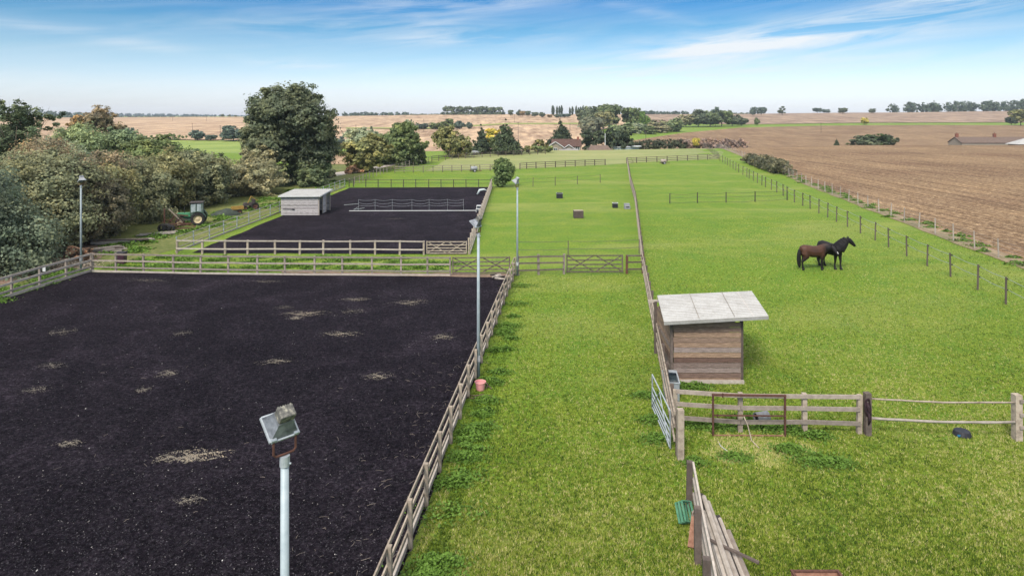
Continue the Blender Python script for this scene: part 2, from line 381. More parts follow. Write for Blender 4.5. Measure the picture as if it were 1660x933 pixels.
class MB:
    def __init__(s): s.v = []; s.f = []
    def add(s, vs, fs):
        k = len(s.v); s.v += [tuple(v) for v in vs]; s.f += [tuple(i + k for i in f) for f in fs]; return s
    def box(s, c, d, rot=None, taper=1.0):
        c = Vector(c); hx, hy, hz = d[0]/2, d[1]/2, d[2]/2
        vs = [Vector((x*hx*(taper if z > 0 else 1), y*hy*(taper if z > 0 else 1), z*hz)) for z in (-1, 1) for y in (-1, 1) for x in (-1, 1)]
        if rot is not None:
            m = rot if isinstance(rot, Matrix) else Euler(rot).to_matrix()
            vs = [m @ v for v in vs]
        return s.add([v + c for v in vs], [(0, 2, 3, 1), (4, 5, 7, 6), (0, 1, 5, 4), (2, 6, 7, 3), (0, 4, 6, 2), (1, 3, 7, 5)])
    def beam(s, a, b, w, h, up=(0, 0, 1)):
        a, b = Vector(a), Vector(b); d = (b - a); L = d.length
        if L < 1e-6: return s
        d.normalize(); up = Vector(up); side = d.cross(up)
        if side.length < 1e-4: side = d.cross(Vector((1, 0, 0)))
        side.normalize(); u = side.cross(d)
        m = Matrix((side, d, u)).transposed()
        return s.box((a + b) / 2, (w, L, h), m)
    def tube(s, pts, rad, n=8, cap=True, squash=None):
        pts = [Vector(p) for p in pts]; rad = rad if isinstance(rad, (list, tuple)) else [rad] * len(pts)
        rings = []; pu = None
        for i, p in enumerate(pts):
            d = (pts[min(i+1, len(pts)-1)] - pts[max(i-1, 0)])
            d = d.normalized() if d.length > 1e-9 else Vector((0, 0, 1))
            ref = Vector((0, 0, 1)) if abs(d.z) < .9 else Vector((1, 0, 0))
            if pu is not None and abs(pu.dot(d)) < .95: ref = pu
            a = d.cross(ref).normalized(); b = a.cross(d).normalized(); pu = b
            r = rad[i]; ra, rb = (r if not isinstance(r, tuple) else r[0]), (r if not isinstance(r, tuple) else r[1])
            rings.append([p + a * (math.cos(t) * ra) + b * (math.sin(t) * rb) for t in [2*math.pi*k/n for k in range(n)]])
        k0 = len(s.v)
        for r_ in rings: s.v += [tuple(v) for v in r_]
        for i in range(len(pts) - 1):
            for k in range(n):
                a = k0 + i*n + k; b = k0 + i*n + (k+1) % n
                s.f.append((a, a + n, b + n, b))
        if cap:
            s.f.append(tuple(k0 + k for k in range(n))); s.f.append(tuple(k0 + (len(pts)-1)*n + k for k in reversed(range(n))))
        return s
    def cyl(s, a, b, r, n=12, r2=None): return s.tube([a, b], [r, r if r2 is None else r2], n)
    def lathe(s, prof, c=(0, 0, 0), n=20, m=None, cap=False):
        k0 = len(s.v); c = Vector(c)
        for (r, z) in prof:
            for k in range(n):
                v = Vector((r * math.cos(2*math.pi*k/n), r * math.sin(2*math.pi*k/n), z))
                if m is not None: v = m @ v
                s.v.append(tuple(v + c))
        for i in range(len(prof) - 1):
            for k in range(n):
                a = k0 + i*n + k; b = k0 + i*n + (k+1) % n
                s.f.append((a, b, b + n, a + n))
        return s
    def mesh(s, name, mat, smooth=False):
        me = bpy.data.meshes.new(name); me.from_pydata(s.v, [], s.f); me.materials.append(mat)
        if smooth: me.shade_smooth()
        me.update(); return me
    def build(s, name, mat, parent=None, world=False, smooth=False, bevel=0.0):
        if world and parent is not None:
            w = WL.get(parent.name, Vector()); s.v = [(a - w.x, b - w.y, c - w.z) for a, b, c in s.v]
        if parent is None:
            # put the origin at the base centre
            A = np.array(s.v); c = Vector((float((A[:, 0].min()+A[:, 0].max())/2), float((A[:, 1].min()+A[:, 1].max())/2), float(A[:, 2].min())))
            s.v = [(a - c.x, b - c.y, z - c.z) for a, b, z in s.v]
        o = link(name, s.mesh(name, mat, smooth), parent)
        if parent is None: o.location = c; WL[o.name] = c
        else: WL[o.name] = WL.get(parent.name, Vector())
        if bevel:
            b = o.modifiers.new('bevel', 'BEVEL'); b.width = bevel; b.segments = 2; b.limit_method = 'ANGLE'
        return o
def npmesh(name, verts, faces, tone=None, mat=None):
    """verts (N,3), faces (M,k)"""
    me = bpy.data.meshes.new(name); N, K = faces.shape
    me.vertices.add(len(verts)); me.vertices.foreach_set('co', verts.astype(np.float32).ravel())
    me.loops.add(N * K); me.loops.foreach_set('vertex_index', faces.astype(np.int32).ravel())
    me.polygons.add(N); me.polygons.foreach_set('loop_start', np.arange(0, N*K, K, dtype=np.int32)); me.polygons.foreach_set('loop_total', np.full(N, K, np.int32))
    if tone is not None:
        a = me.attributes.new('tone', 'FLOAT', 'FACE'); a.data.foreach_set('value', tone.astype(np.float32))
    me.update(calc_edges=True)
    if mat: me.materials.append(mat)
    return me

# ------------------------------------------------------------------ ground sheets
def sheet(name, poly, spacing, off, mat, label, cat='field', jitter=0.0):
    poly = [(p[0], p[1]) for p in poly]
    # densify boundary
    P = []
    for i in range(len(poly)):
        a, b = poly[i], poly[(i+1) % len(poly)]
        k = max(1, int(math.hypot(b[0]-a[0], b[1]-a[1]) / spacing))
        for j in range(k):
            t = j / k; x = a[0] + (b[0]-a[0])*t; y = a[1] + (b[1]-a[1])*t
            if jitter and j: x += rnd.uniform(-jitter, jitter); y += rnd.uniform(-jitter, jitter)
            P.append((x, y))
    nb = len(P)
    def inside(x, y):
        c = False
        for i in range(len(poly)):
            x1, y1 = poly[i]; x2, y2 = poly[(i+1) % len(poly)]
            if (y1 > y) != (y2 > y) and x < (x2-x1)*(y-y1)/(y2-y1) + x1: c = not c
        return c
    xs = [p[0] for p in poly]; ys = [p[1] for p in poly]
    V = [Vector(p) for p in P]
    x = min(xs) + spacing/2
    while x < max(xs):
        y = min(ys) + spacing/2
        while y < max(ys):
            if inside(x, y): V.append(Vector((x + rnd.uniform(-.1, .1)*spacing, y)))
            y += spacing
        x += spacing
    vs, es, fs, *_ = delaunay_2d_cdt(V, [(i, (i+1) % nb) for i in range(nb)], [], 1, 1e-4)
    me = bpy.data.meshes.new(name)
    me.from_pydata([(v.x, v.y, hgt(v.x, v.y) + (off(v.y) if callable(off) else off)) for v in vs], [], [tuple(f) if len(f) else f for f in fs])
    me.materials.append(mat); me.shade_smooth()
    # make sure normals face up
    bm = bmesh.new(); bm.from_mesh(me)
    for f in bm.faces:
        if f.normal.z < 0: f.normal_flip()
    bm.to_mesh(me); bm.free()
    o = link(name, me); tag(o, label, cat, kind='structure'); return o

rows = list(np.arange(-60, 140, 10.)) + list(np.arange(140, 320, 5.)) + list(np.arange(320, 1100, 15.)) + list(np.geomspace(1100, 9000, 40))
cols = np.linspace(-1.5, 1.5, 150)
gv, gf = [], []
for y in rows:
    w = max(y, 0) + 70
    for a in cols:
        x = a * w; gv.append((x, y, hgt(x, y)))
nc = len(cols)
for i in range(len(rows)-1):
    for j in range(nc-1):
        k = i*nc + j; gf.append((k, k+1, k+nc+1, k+nc))
gme = bpy.data.meshes.new('ground'); gme.from_pydata(gv, [], gf); gme.materials.append(M['grass']); gme.shade_smooth()
g_ = link('ground', gme); tag(g_, 'bright green pasture grass covering the paddocks', 'grass', kind='structure')

fo = lambda y: .03 if y < 120 else .03 + (y - 120) * .0006
def pw(*l): return [(at(p, y).x, y) for p, y in l]       # (photo column, distance) -> world xy
# near arena and far arena
A1 = [(-25.7, 39.75), (0.08, 38.75), (-3.1, 5.5), (-3.6, 0.5), (-29.6, 0.5)]
sheet('arena_surface', A1, 1.5, .02, M['arena'], 'dark rubber riding surface of the near arena', 'arena surface', .06)
A2 = [(-22.2, 45.4), (-3.1, 44.9), (-2.9, 87.3), (-21.5, 86.6)]
sheet('arena_surface', A2, 1.5, .02, M['arena'], 'dark rubber riding surface of the far arena with the grey shed', 'arena surface', .10)
# right hand cultivated field and what lies behind it
PF = [(32.5, 41), (28, 15), (27, -20), (140, -20), (420, 250), (430, 545)] + pw((1500, 548), (1330, 535), (1200, 500), (1110, 425), (1040, 360), (990, 320), (985, 262), (1035, 238)) + [(66, 218), (63, 190), (51.5, 138), (41.5, 91), (37.0, 64)]
sheet('cultivated_field', PF, 9, fo, M['plough'], 'brown cultivated field with pale straw beyond the wire fence', 'field', .0)
sheet('mauve_field', pw((1090, 590), (1200, 560), (1400, 590), (1700, 600), (2300, 600), (2300, 1030), (1660, 1040), (1400, 1040), (1150, 1040), (1040, 1040), (1050, 640)), 16, lambda y: .35, M['stubble_dark'], 'mauve brown stubble field on the far right rise', 'field')
sheet('stubble_field', pw((-500, 330), (100, 330), (360, 322), (530, 315), (600, 250), (700, 238), (840, 232), (975, 240), (985, 330), (960, 440), (1010, 540), (1035, 700), (1035, 1045), (700, 1045), (300, 1045), (-500, 1045)), 16, lambda y: .35, M['stubble'], 'wide pale stubble field rising to the left horizon', 'field')
sheet('grass_strip', pw((820, 560), (935, 560), (1000, 575), (1000, 640), (935, 590), (820, 585), (700, 490), (560, 480), (560, 465), (700, 470)), 12, lambda y: .6, M['strip'], 'thin pale grass strip across the stubble', 'grass strip')
sheet('pasture', pw((-500, 200), (200, 200), (560, 205), (545, 300), (520, 313), (360, 320), (100, 328), (-500, 328)), 10, lambda y: .12, M['farfield'], 'pale green field beyond the left trees', 'field')
sheet('stubble_patch', pw((490, 128), (562, 128), (585, 150), (560, 198), (490, 190)), 7, lambda y: .10, M['stubble_gold'], 'small tan field behind the large oak', 'field')
sheet('verge', [(-60, 20), (-27.2, 20), (-26.6, 40), (-24.6, 44.2), (-23.9, 47), (-23.2, 88), (-24.0, 108), (-20, 122), (-17, 137), (-30, 137), (-60, 110), (-75, 60)], 5, .012, M['verge'], 'rough weedy verge under the left hedgerow', 'verge', .15)
sheet('worn_pasture', [tuple(G(p, q)[:2]) for p, q in ((690, 277.5), (835, 274), (985, 267.3), (1012, 265.5))] + [(24.4, 131), (28.8, 160), (34.8, 190), (39, 214), (5, 214), (-6, 185), (-14, 150)], 6, .02, M['worn'], 'paler grazed grass beyond the middle paddock', 'grass', .2)
sheet('worn_pasture', [tuple(G(p, q)[:2]) for p, q in ((1020, 264), (1148, 258.6), (1163, 258))] + [(55, 170), (61, 200), (63, 214), (39, 214), (34.8, 190), (28.8, 160), (24.4, 131)], 6, .02, M['worn'], 'paler grazed grass beyond the right paddock', 'grass', .2)
sheet('track', [tuple(G(p, q)[:2]) for p, q in ((560, 283), (600, 276), (640, 268), (690, 262), (690, 259.5), (640, 265), (598, 272), (545, 280), (500, 286), (500, 291), (535, 288))], 3, .05, M['track'], 'pale stony track passing the large oak', 'track', .1)
sheet('field_margin', [(x - .35, y) for x, y in ((30.0, 24), (31.2, 34), (32.3, 42), (33.6, 50), (36.1, 64.1), (40.7, 90), (43.8, 104), (48.2, 128), (55.5, 160), (66, 214))] + [(x + 1.1, y) for x, y in ((66, 214), (55.5, 160), (48.2, 128), (43.8, 104), (40.7, 90), (36.1, 64.1), (33.6, 50), (32.3, 42), (31.2, 34), (30.0, 24))], 2.0, .036, M['margin'], 'rough dry margin under the wire fence of the cultivated field', 'margin', .18)
sheet('bare_earth', [(-6.5, 38.75), (-3.6, 38.6), (-.3, 38.4), (-.1, 39.3), (-3.6, 39.45), (-9, 39.6), (-14, 39.9), (-14, 39.6)], .7, .035, M['farmyard'], 'trodden earth strip at the near arena gate', 'earth', .12)
sheet('bare_earth', [(-40, 36), (-29.2, 36), (-27.6, 39.6), (-27.4, 43.5), (-29, 47), (-33, 52), (-38, 54)], 2, .03, M['farmyard'], 'bare earth and litter below the hedgerow', 'earth', .3)

# ------------------------------------------------------------------ fences
POSTM = {}
def post_mesh(w, h, key, mat, style='square'):
    k = (round(w, 3), round(h, 2), key, style)
    if k in POSTM: return POSTM[k]
    m = MB()
    if style == 'square':
        m.box((0, 0, (h - .15) / 2 - .0), (w, w, h + .15)); m.box((0, 0, h + .012 - .15/2 + .001), (w*.86, w*.86, .02))
    else: m.tube([(0, 0, -.2), (0, 0, h*.5), (0.004, 0, h)], [w/2, w/2*1.03, w/2*.94], 8)
    POSTM[k] = m.mesh('post', mat); return POSTM[k]
def along(pts, spacing):
    """resample a polyline"""
    out = []; pts = [Vector((p[0], p[1], 0)) for p in pts]; seg = [(b - a).length for a, b in zip(pts, pts[1:])]
    L = sum(seg); n = max(1, round(L / spacing))
    for i in range(n + 1):
        d = L * i / n; k = 0
        while k < len(seg) - 1 and d > seg[k]: d -= seg[k]; k += 1
        p = pts[k].lerp(pts[k+1], d / seg[k]); out.append((p.x, p.y))
    return out
def fence(name, label, posts, h, rails, post_w=.10, rail=(.035, .09), pm='wood', rm='wood', side=1, style='square', kick=None, jit=.015, rail_parts=True, skip=(), group=None, postname='post', lean=.02, cat='fence'):
    base = Vector((posts[0][0], posts[0][1], hgt(*posts[0])))
    t = thing(name, label, cat, base, group=group)
    P = [Vector((x, y, hgt(x, y))) for x, y in posts]
    for i, p in enumerate(P):
        o = link(postname, post_mesh(post_w, h * (1 + ((i * 7919) % 5 - 2) * .008), pm, M[pm], style), t, p - base, (rnd.uniform(-lean, lean), rnd.uniform(-lean, lean), math.atan2((P[min(i+1, len(P)-1)] - P[max(i-1, 0)]).y, (P[min(i+1, len(P)-1)] - P[max(i-1, 0)]).x) + rnd.uniform(-.04, .04)))
    for r in rails:
        m = MB(); pj = rnd.uniform(-jit, jit)
        for i in range(len(P) - 1):
            if (i in skip): continue
            a, b = P[i], P[i+1]; d = (b - a).normalized(); s_ = Vector((-d.y, d.x, 0)) * side * (post_w/2 + rail[0]/2 + .002)
            nj = rnd.uniform(-jit, jit)
            m.beam(a + s_ + Vector((0, 0, r + pj)), b + s_ + Vector((0, 0, r + nj)) - d*.006, rail[0], rail[1]); pj = nj
        if m.v: m.build('rail', M[rm], t, world=True)
    if kick:
        m = MB()
        for a, b in zip(P, P[1:]):
            d = (b - a).normalized(); s_ = Vector((-d.y, d.x, 0)) * side * (post_w/2 + .03)
            m.beam(a + s_ + Vector((0, 0, kick/2 - .02)), b + s_ + Vector((0, 0, kick/2 - .02)) - d*.005, .05, kick + .04)
        m.build('kickboard', M['wood_pale'], t, world=True)
    return t
def wires(t, P, heights, mat, r=.006, sag=.0, name='wire', pin=None):
    for h in heights:
        m = MB()
        for a, b in zip(P, P[1:]):
            s = sag * rnd.uniform(.5, 1.4)
            m.tube([a + Vector((0, 0, h)), a.lerp(b, .25) + Vector((0, 0, h - s*.75)), a.lerp(b, .5) + Vector((0, 0, h - s)), a.lerp(b, .75) + Vector((0, 0, h - s*.75)), b + Vector((0, 0, h))], r, 4)
        m.build(name, M[mat], t, world=True)

def gp(*l): return [tuple(G(p, q)[:2]) for p, q in l]
# arena fence along the grass strip
fenceA = fence('paddock_fence', 'weathered three rail timber fence running the length of the near arena', along([(0.2, 39.1), (-1.40, 22.9), (-2.25, 14.2), (-3.45, 2.0)], 1.55), 1.08, (1.02, .68, .34), kick=.16, side=-1, post_w=.095)
# cross fence at the back of the near arena, with its gates
fence('paddock_fence', 'grey three rail fence across the back of the near arena', gp((150, 440), (188, 441), (233, 442), (281, 443), (325, 444), (370, 444.5), (417, 445), (462, 445.5), (510, 446), (555, 446), (603, 446.5), (650, 447), (693, 447), (730, 447.3)), 1.15, (1.10, .70, .30), pm='wood_grey', rm='wood_grey', kick=.12, side=-1)
fence('paddock_fence', 'short brown three rail fence between the corner light pole and braced gate', gp((840, 446), (873, 445), (914, 444)), 1.2, (1.1, .72, .30), pm='wood_grey', rm='wood_dark', side=-1, post_w=.13)
fence('paddock_fence', 'single bay of rails right of the rust red gate post', gp((1016, 443.5), (1042, 443)), 1.15, (1.1, .70, .30), pm='rust', rm='wood_dark', side=-1, post_w=.12)
def xgate(label, a, b, h, zbot, mat, bars=5, braces=2, name='field_gate', cat='gate', single=False):
    a = Vector((*a, 0)); b = Vector((*b, 0)); t = thing(name, label, cat, a)
    d = (b - a).normalized(); L = (b - a).length
    for p in (a + d*.04, b - d*.04):
        m = MB(); m.beam(p + Vector((0, 0, zbot - .04)), p + Vector((0, 0, h)), .07, .07, up=d); m.build('stile', M[mat], t, world=True)
    m = MB()
    for k in range(bars):
        z = zbot + (h - zbot - .05) * (k / (bars-1)) ** 1.15; m.beam(a + d*.075 + Vector((0, 0, z)), b - d*.075 + Vector((0, 0, z)), .025, .07)
    m.build('bar', M[mat], t, world=True)
    m = MB(); off = Vector((-d.y, d.x, 0)) * .03
    for k in range(braces):
        x0 = L * k / braces + .06; x1 = L * (k+1) / braces - .06
        m.beam(a + d*x0 + off + Vector((0, 0, zbot)), a + d*x1 + off + Vector((0, 0, h - .05)), .02, .06)
        if not single: m.beam(a + d*x1 + off*1.75 + Vector((0, 0, zbot)), a + d*x0 + off*1.75 + Vector((0, 0, h - .05)), .02, .06)
    m.build('brace', M[mat], t, world=True)
    return t
p0, p1 = gp((733, 447), (827, 446)); xgate('wide cross braced timber gate in the near arena back fence', p0, p1, 1.12, .18, 'wood_dark')
p0, p1 = gp((918, 444), (1010, 443.5)); xgate('wide cross braced timber gate across the grass strip', p0, p1, 1.15, .14, 'wood_dark')
# left side of near arena
fence('paddock_fence', 'pale three rail fence on the left side of the near arena', along([(-25.75, 40.0), (-26.2, 37.2), (-26.8, 31), (-27.5, 20)], 1.9), 1.12, (1.08, .70, .32), pm='wood_grey', rm='wood_pale', kick=.16, side=1, rail=(.05, .11))
# far arena
fence('paddock_fence', 'pale two rail fence along the front of the far arena', gp((287, 411), (328, 411.5), (365, 412), (401.5, 412), (446, 412), (486, 412.3), (524, 412.4), (568, 412.5), (608, 412.5), (648, 412.7), (687, 413)), .98, (.93, .38), pm='wood', rm='wood_pale', side=-1, post_w=.12)
p0, p1 = gp((691, 413), (757, 413)); xgate('timber gate with crossed braces at the corner of the far arena', p0, p1, .95, .12, 'wood', 5, 2)
fence('paddock_fence', 'silvery white railed fence on the left of the far arena', along([(-23.4, 45.6), (-22.9, 62), (-22.4, 87.6)], 2.4), 1.1, (1.05, .68, .3), pm='galv', rm='wood_pale', side=1, post_w=.06, rail=(.035, .05), kick=.12)
fence('paddock_fence', 'timber fence between the far arena and the grass strip', along([(-2.97, 44.95), (-2.85, 66), (-2.73, 87.6)], 1.8), 1.15, (1.08, .72, .36), side=-1, kick=.14, pm='wood', rm='wood_pale')
fence('paddock_fence', 'dark two rail fence along the back of the far arena', gp((566, 303), (573, 303), (593, 303.2), (613, 303.3), (634, 303.3), (654, 303.4), (674, 303.4), (695, 303.5), (715, 303.5), (735.3, 303.5), (755.5, 303.5), (776, 303.5), (795, 303.5)), 1.06, (1.0, .55), pm='wood_black', rm='wood_black', side=-1, post_w=.09, rail=(.035, .05))
fence('boundary_fence', 'thin grey post and wire fence beside the stony track', along(gp((566, 302), (582, 297), (600, 289), (625, 280), (660, 270.5), (700, 262)), 2.2), 1.1, (1.0, .55), pm='wood_grey', rm='wood_grey', post_w=.08, rail=(.02, .03))
fence('boundary_fence', 'brown rail fence in front of the farthest garden trees', along(gp((700, 262), (750, 257), (830, 252.5), (884, 250)), 2.4), 1.2, (1.1, .7, .3), pm='wood_dark', rm='wood_dark', post_w=.1)
# far paddock fences
fence('paddock_fence', 'brown three rail fence across the grass behind the far arena', gp((640, 280.5), (655, 280.2), (670, 280), (686, 279.6), (702, 279.2), (717.5, 279), (732.6, 278.6), (748, 278.3), (763, 278), (778, 277.5), (794.5, 277), (806, 276.6)), 1.15, (1.08, .72, .36), pm='wood_dark', rm='wood_grey', side=-1)
fence('paddock_fence', 'brown three rail fence right of the round bushy tree', gp((842.7, 274.8), (853.7, 274), (869, 273), (884, 272.3), (900.5, 271.4), (916.4, 270.6), (932.5, 269.9), (948.4, 269.1), (964, 268.4), (981, 267.6)), 1.18, (1.1, .74, .38), pm='wood_dark', rm='wood_dark', side=-1, post_w=.12)
fence('paddock_fence', 'dark three rail fence across the top of the right paddock', gp((1016, 265), (1032, 264.2), (1048, 263.4), (1065, 262.7), (1081.5, 262), (1098, 261.2), (1114.5, 260.4), (1131.4, 259.6), (1147, 259)), 1.18, (1.1, .74, .38), pm='wood_dark', rm='wood_dark', side=-1, post_w=.12)
p0, p1 = gp((1149, 259), (1165, 258.5)); xgate('small far gate at the top right of the right paddock', p0, p1, 1.15, .25, 'wood_dark', 4, 1)
def wirefence(label, pts, h, hs, sag=.05, mat='wire', pm='wood_black', pw_=.09, name='wire_fence', group=None, style='round'):
    t = fence(name, label, pts, h, (), pm=pm, post_w=pw_, style=style)
    P = [Vector((x, y, hgt(x, y))) for x, y in pts]
    wires(t, P, hs, mat, .012, sag); return t
wirefence('thin post and wire fence in the middle paddock right of the round tree', gp((836, 303.5), (864, 302.3), (900, 300.8), (936, 298.8), (973, 296)), 1.2, (1.1, .62), .06, pm='wood_dark')
wirefence('four dark posts with sagging wire in the right paddock', gp((1085.8, 330), (1130.6, 329), (1177, 328.3), (1224, 327), (1276, 324.5)), 1.15, (1.08, .68, .16), .12, pm='wood_black', pw_=.11)
wirefence('lone thin post and wire just behind the grass strip gate', gp((838, 415), (921, 414), (1036, 411)), 1.0, (.97, .45), .05, pm='wood_dark', pw_=.06)
# long fence between the strip and the right paddock
gl = [(4.64, 18.34), (7.95, 39.5), (13.4, 70.9), (16.3, 89.9), (23.07, 130.8)]
fenceG = fence('paddock_fence', 'long three rail fence dividing the grass strip from the right paddock', along(gl, 1.8), 1.25, (1.18, .80, .42), pm='wood_dark', rm='wood', side=1, post_w=.11, rail=(.05, .09))
fence('gate_post', 'thick grey timber gate post at the near end of the long fence', [(4.66, 18.1)], 1.42, (), post_w=.17, pm='wood', lean=.005, cat='gate post')
# near cross fence
fence('paddock_fence', 'near three rail fence running right from the galvanised gate', [(5.0, 20.0), (6.87, 19.7), (8.8, 19.67), (10.4, 19.6)], 1.16, (1.12, .74, .34), pm='wood', rm='wood_grey', side=-1, post_w=.13, rail=(.045, .12))
gpost = fence('gate_post', 'thick gate post hung with a dark halter on the near fence', [(10.60, 19.5)], 1.28, (), post_w=.17, pm='wood_dark', lean=.005, cat='gate post')
fence('paddock_fence', 'rails and big square post at the right edge of the picture', [(14.83, 19.2), (17.2, 19.1), (19.4, 19.0)], 1.36, (1.18, .78, .42), post_w=.2, pm='wood', rm='wood_grey', side=-1, lean=.005)
def lone_rail(label, a, b, w, mat):
    m = MB(); k = 10; A_, B_ = Vector(a), Vector(b); pts = [A_.lerp(B_, i/k) + Vector((0, rnd.uniform(-.01, .01), -.05*math.sin(math.pi*i/k) + rnd.uniform(-.006, .006))) for i in range(k+1)]
    m.tube(pts, [w*rnd.uniform(.85, 1.1) for _ in pts], 7); return tag(m.build('slip_rail', M[mat], smooth=True), label, 'pole', 'slip rails closing the near gap')
lone_rail('upper round slip rail between the two thick near posts', (10.7, 19.45, 1.10), (14.72, 19.15, 1.12), .028, 'wood')
lone_rail('lower round slip rail between the two thick near posts', (10.7, 19.45, .52), (14.72, 19.15, .55), .040, 'wood_pale')
# bottom fence
fenceN = fence('paddock_fence', 'old rail fence at the bottom of the picture', [(4.28, 15.8), (3.95, 13.9), (3.68, 12.3), (3.4, 10.6)], 1.18, (1.10, .74, .38), pm='wood_dark', rm='wood_pale', side=1, post_w=.14, rail=(.045, .11))
# electric tape fence on the right
HP = [(1167, 261), (1171.4, 263.3), (1175.4, 265.5), (1179.3, 268), (1183.4, 270.5), (1188.4, 273.6), (1192.8, 276.5), (1197.5, 279.5), (1204.3, 283.3), (1210.8, 287), (1214.5, 289.5), (1221.2, 293), (1227.8, 296.5), (1235, 300.2), (1241, 303.5), (1250.3, 307.8), (1259.3, 312), (1269.7, 317.5), (1276.2, 322), (1287.9, 328), (1301.5, 333.7), (1313.3, 338.5), (1327.5, 345.5), (1341.8, 352.4), (1356, 359.5), (1374, 367.5), (1395, 378), (1418.7, 389.5), (1440.7, 400.5), (1470, 415), (1503, 431), (1541, 448.5), (1585, 469.8), (1630.5, 493), (1690, 523), (1760, 560), (1850, 606)]
hp = gp(*HP)
def tapefence(label, pts, h=1.4):
    t = fence('tape_fence', label, pts, h, (), pm='wood_dark', post_w=.10, style='round', lean=.03)
    P = [Vector((x, y, hgt(x, y))) for x, y in pts]
    m = MB()
    for p in P:
        for z in (h - .12, h * .52): m.box(p + Vector((.07, 0, z)), (.07, .06, .07))
    m.build('insulator', M['black'], t, world=True)
    for hh in (h - .12, h * .52):
        m = MB(); off = Vector((.11, 0, 0))
        for a, b in zip(P, P[1:]):
            s = .05; q = [a + off + Vector((0, 0, hh)), a.lerp(b, .5) + off + Vector((0, 0, hh - s)), b + off + Vector((0, 0, hh))]
            for u, v in zip(q, q[1:]): m.beam(u, v, .004, .028)
        m.build('tape', M['tape'], t, world=True)
    return t
tapefence('electric tape fence on dark posts down the right of the paddock', hp)
tapefence('short far tape fence leading to the boundary hedge', along([tuple(at(1138, 213)[:2]), tuple(G(1165, 258)[:2])], 4))
# stock fence along the cultivated field
IP = [(66, 214), (55.5, 160), (48.2, 128), (43.8, 104), (40.7, 90), (36.1, 64.1), (33.6, 50), (32.3, 42), (31.2, 34), (30.2, 26)]
ip = along(IP, 3.0)
t = fence('stock_fence', 'pale staked wire fence along the edge of the cultivated field', ip, 1.3, (), pm='wood_pale', post_w=.09, style='round', lean=.05)
wires(t, [Vector((x, y, hgt(x, y))) for x, y in ip], (1.2, .95, .7, .45, .2), 'stockwire', .006, .01)
# white taped pen inside the far arena
tp = gp((566, 342.8), (580, 342.7), (607, 342.6), (635, 342.5), (667, 342.4), (695, 342.3), (725, 342.2), (751, 342.1), (775, 342))
t = thing('tape_pen', 'slack white tape fence on thin posts inside the far arena', 'tape fence', (*tp[0], 0))
P = [Vector((x, y + .3, .02)) for x, y in tp]
for i, p in enumerate(P[1:-1]):
    m = MB(); m.cyl(p, p + Vector((0, 0, 1.15)), .007, 6); m.build('post', M['tape'], t, world=True)
wires(t, P[1:-1], (1.12, .82, .55), 'galv', .008, .14, 'tape')
m = MB(); m.tube([P[0] + Vector((-.6, 0, .6)), P[1] + Vector((0, 0, .7)), P[1] + Vector((0, 0, .4)), P[0] + Vector((.3, .2, .1)), P[1] + Vector((.6, 0, .3))], .012, 5); m.build('loose_end', M['tape'], t, world=True)
m = MB(); m.beam((tp[0][0], tp[0][1], .07), (tp[-1][0], tp[-1][1], .06), .08, .06); tag(m.build('ground_rail', M['white']), 'long white painted rail lying across the far arena', 'rail')

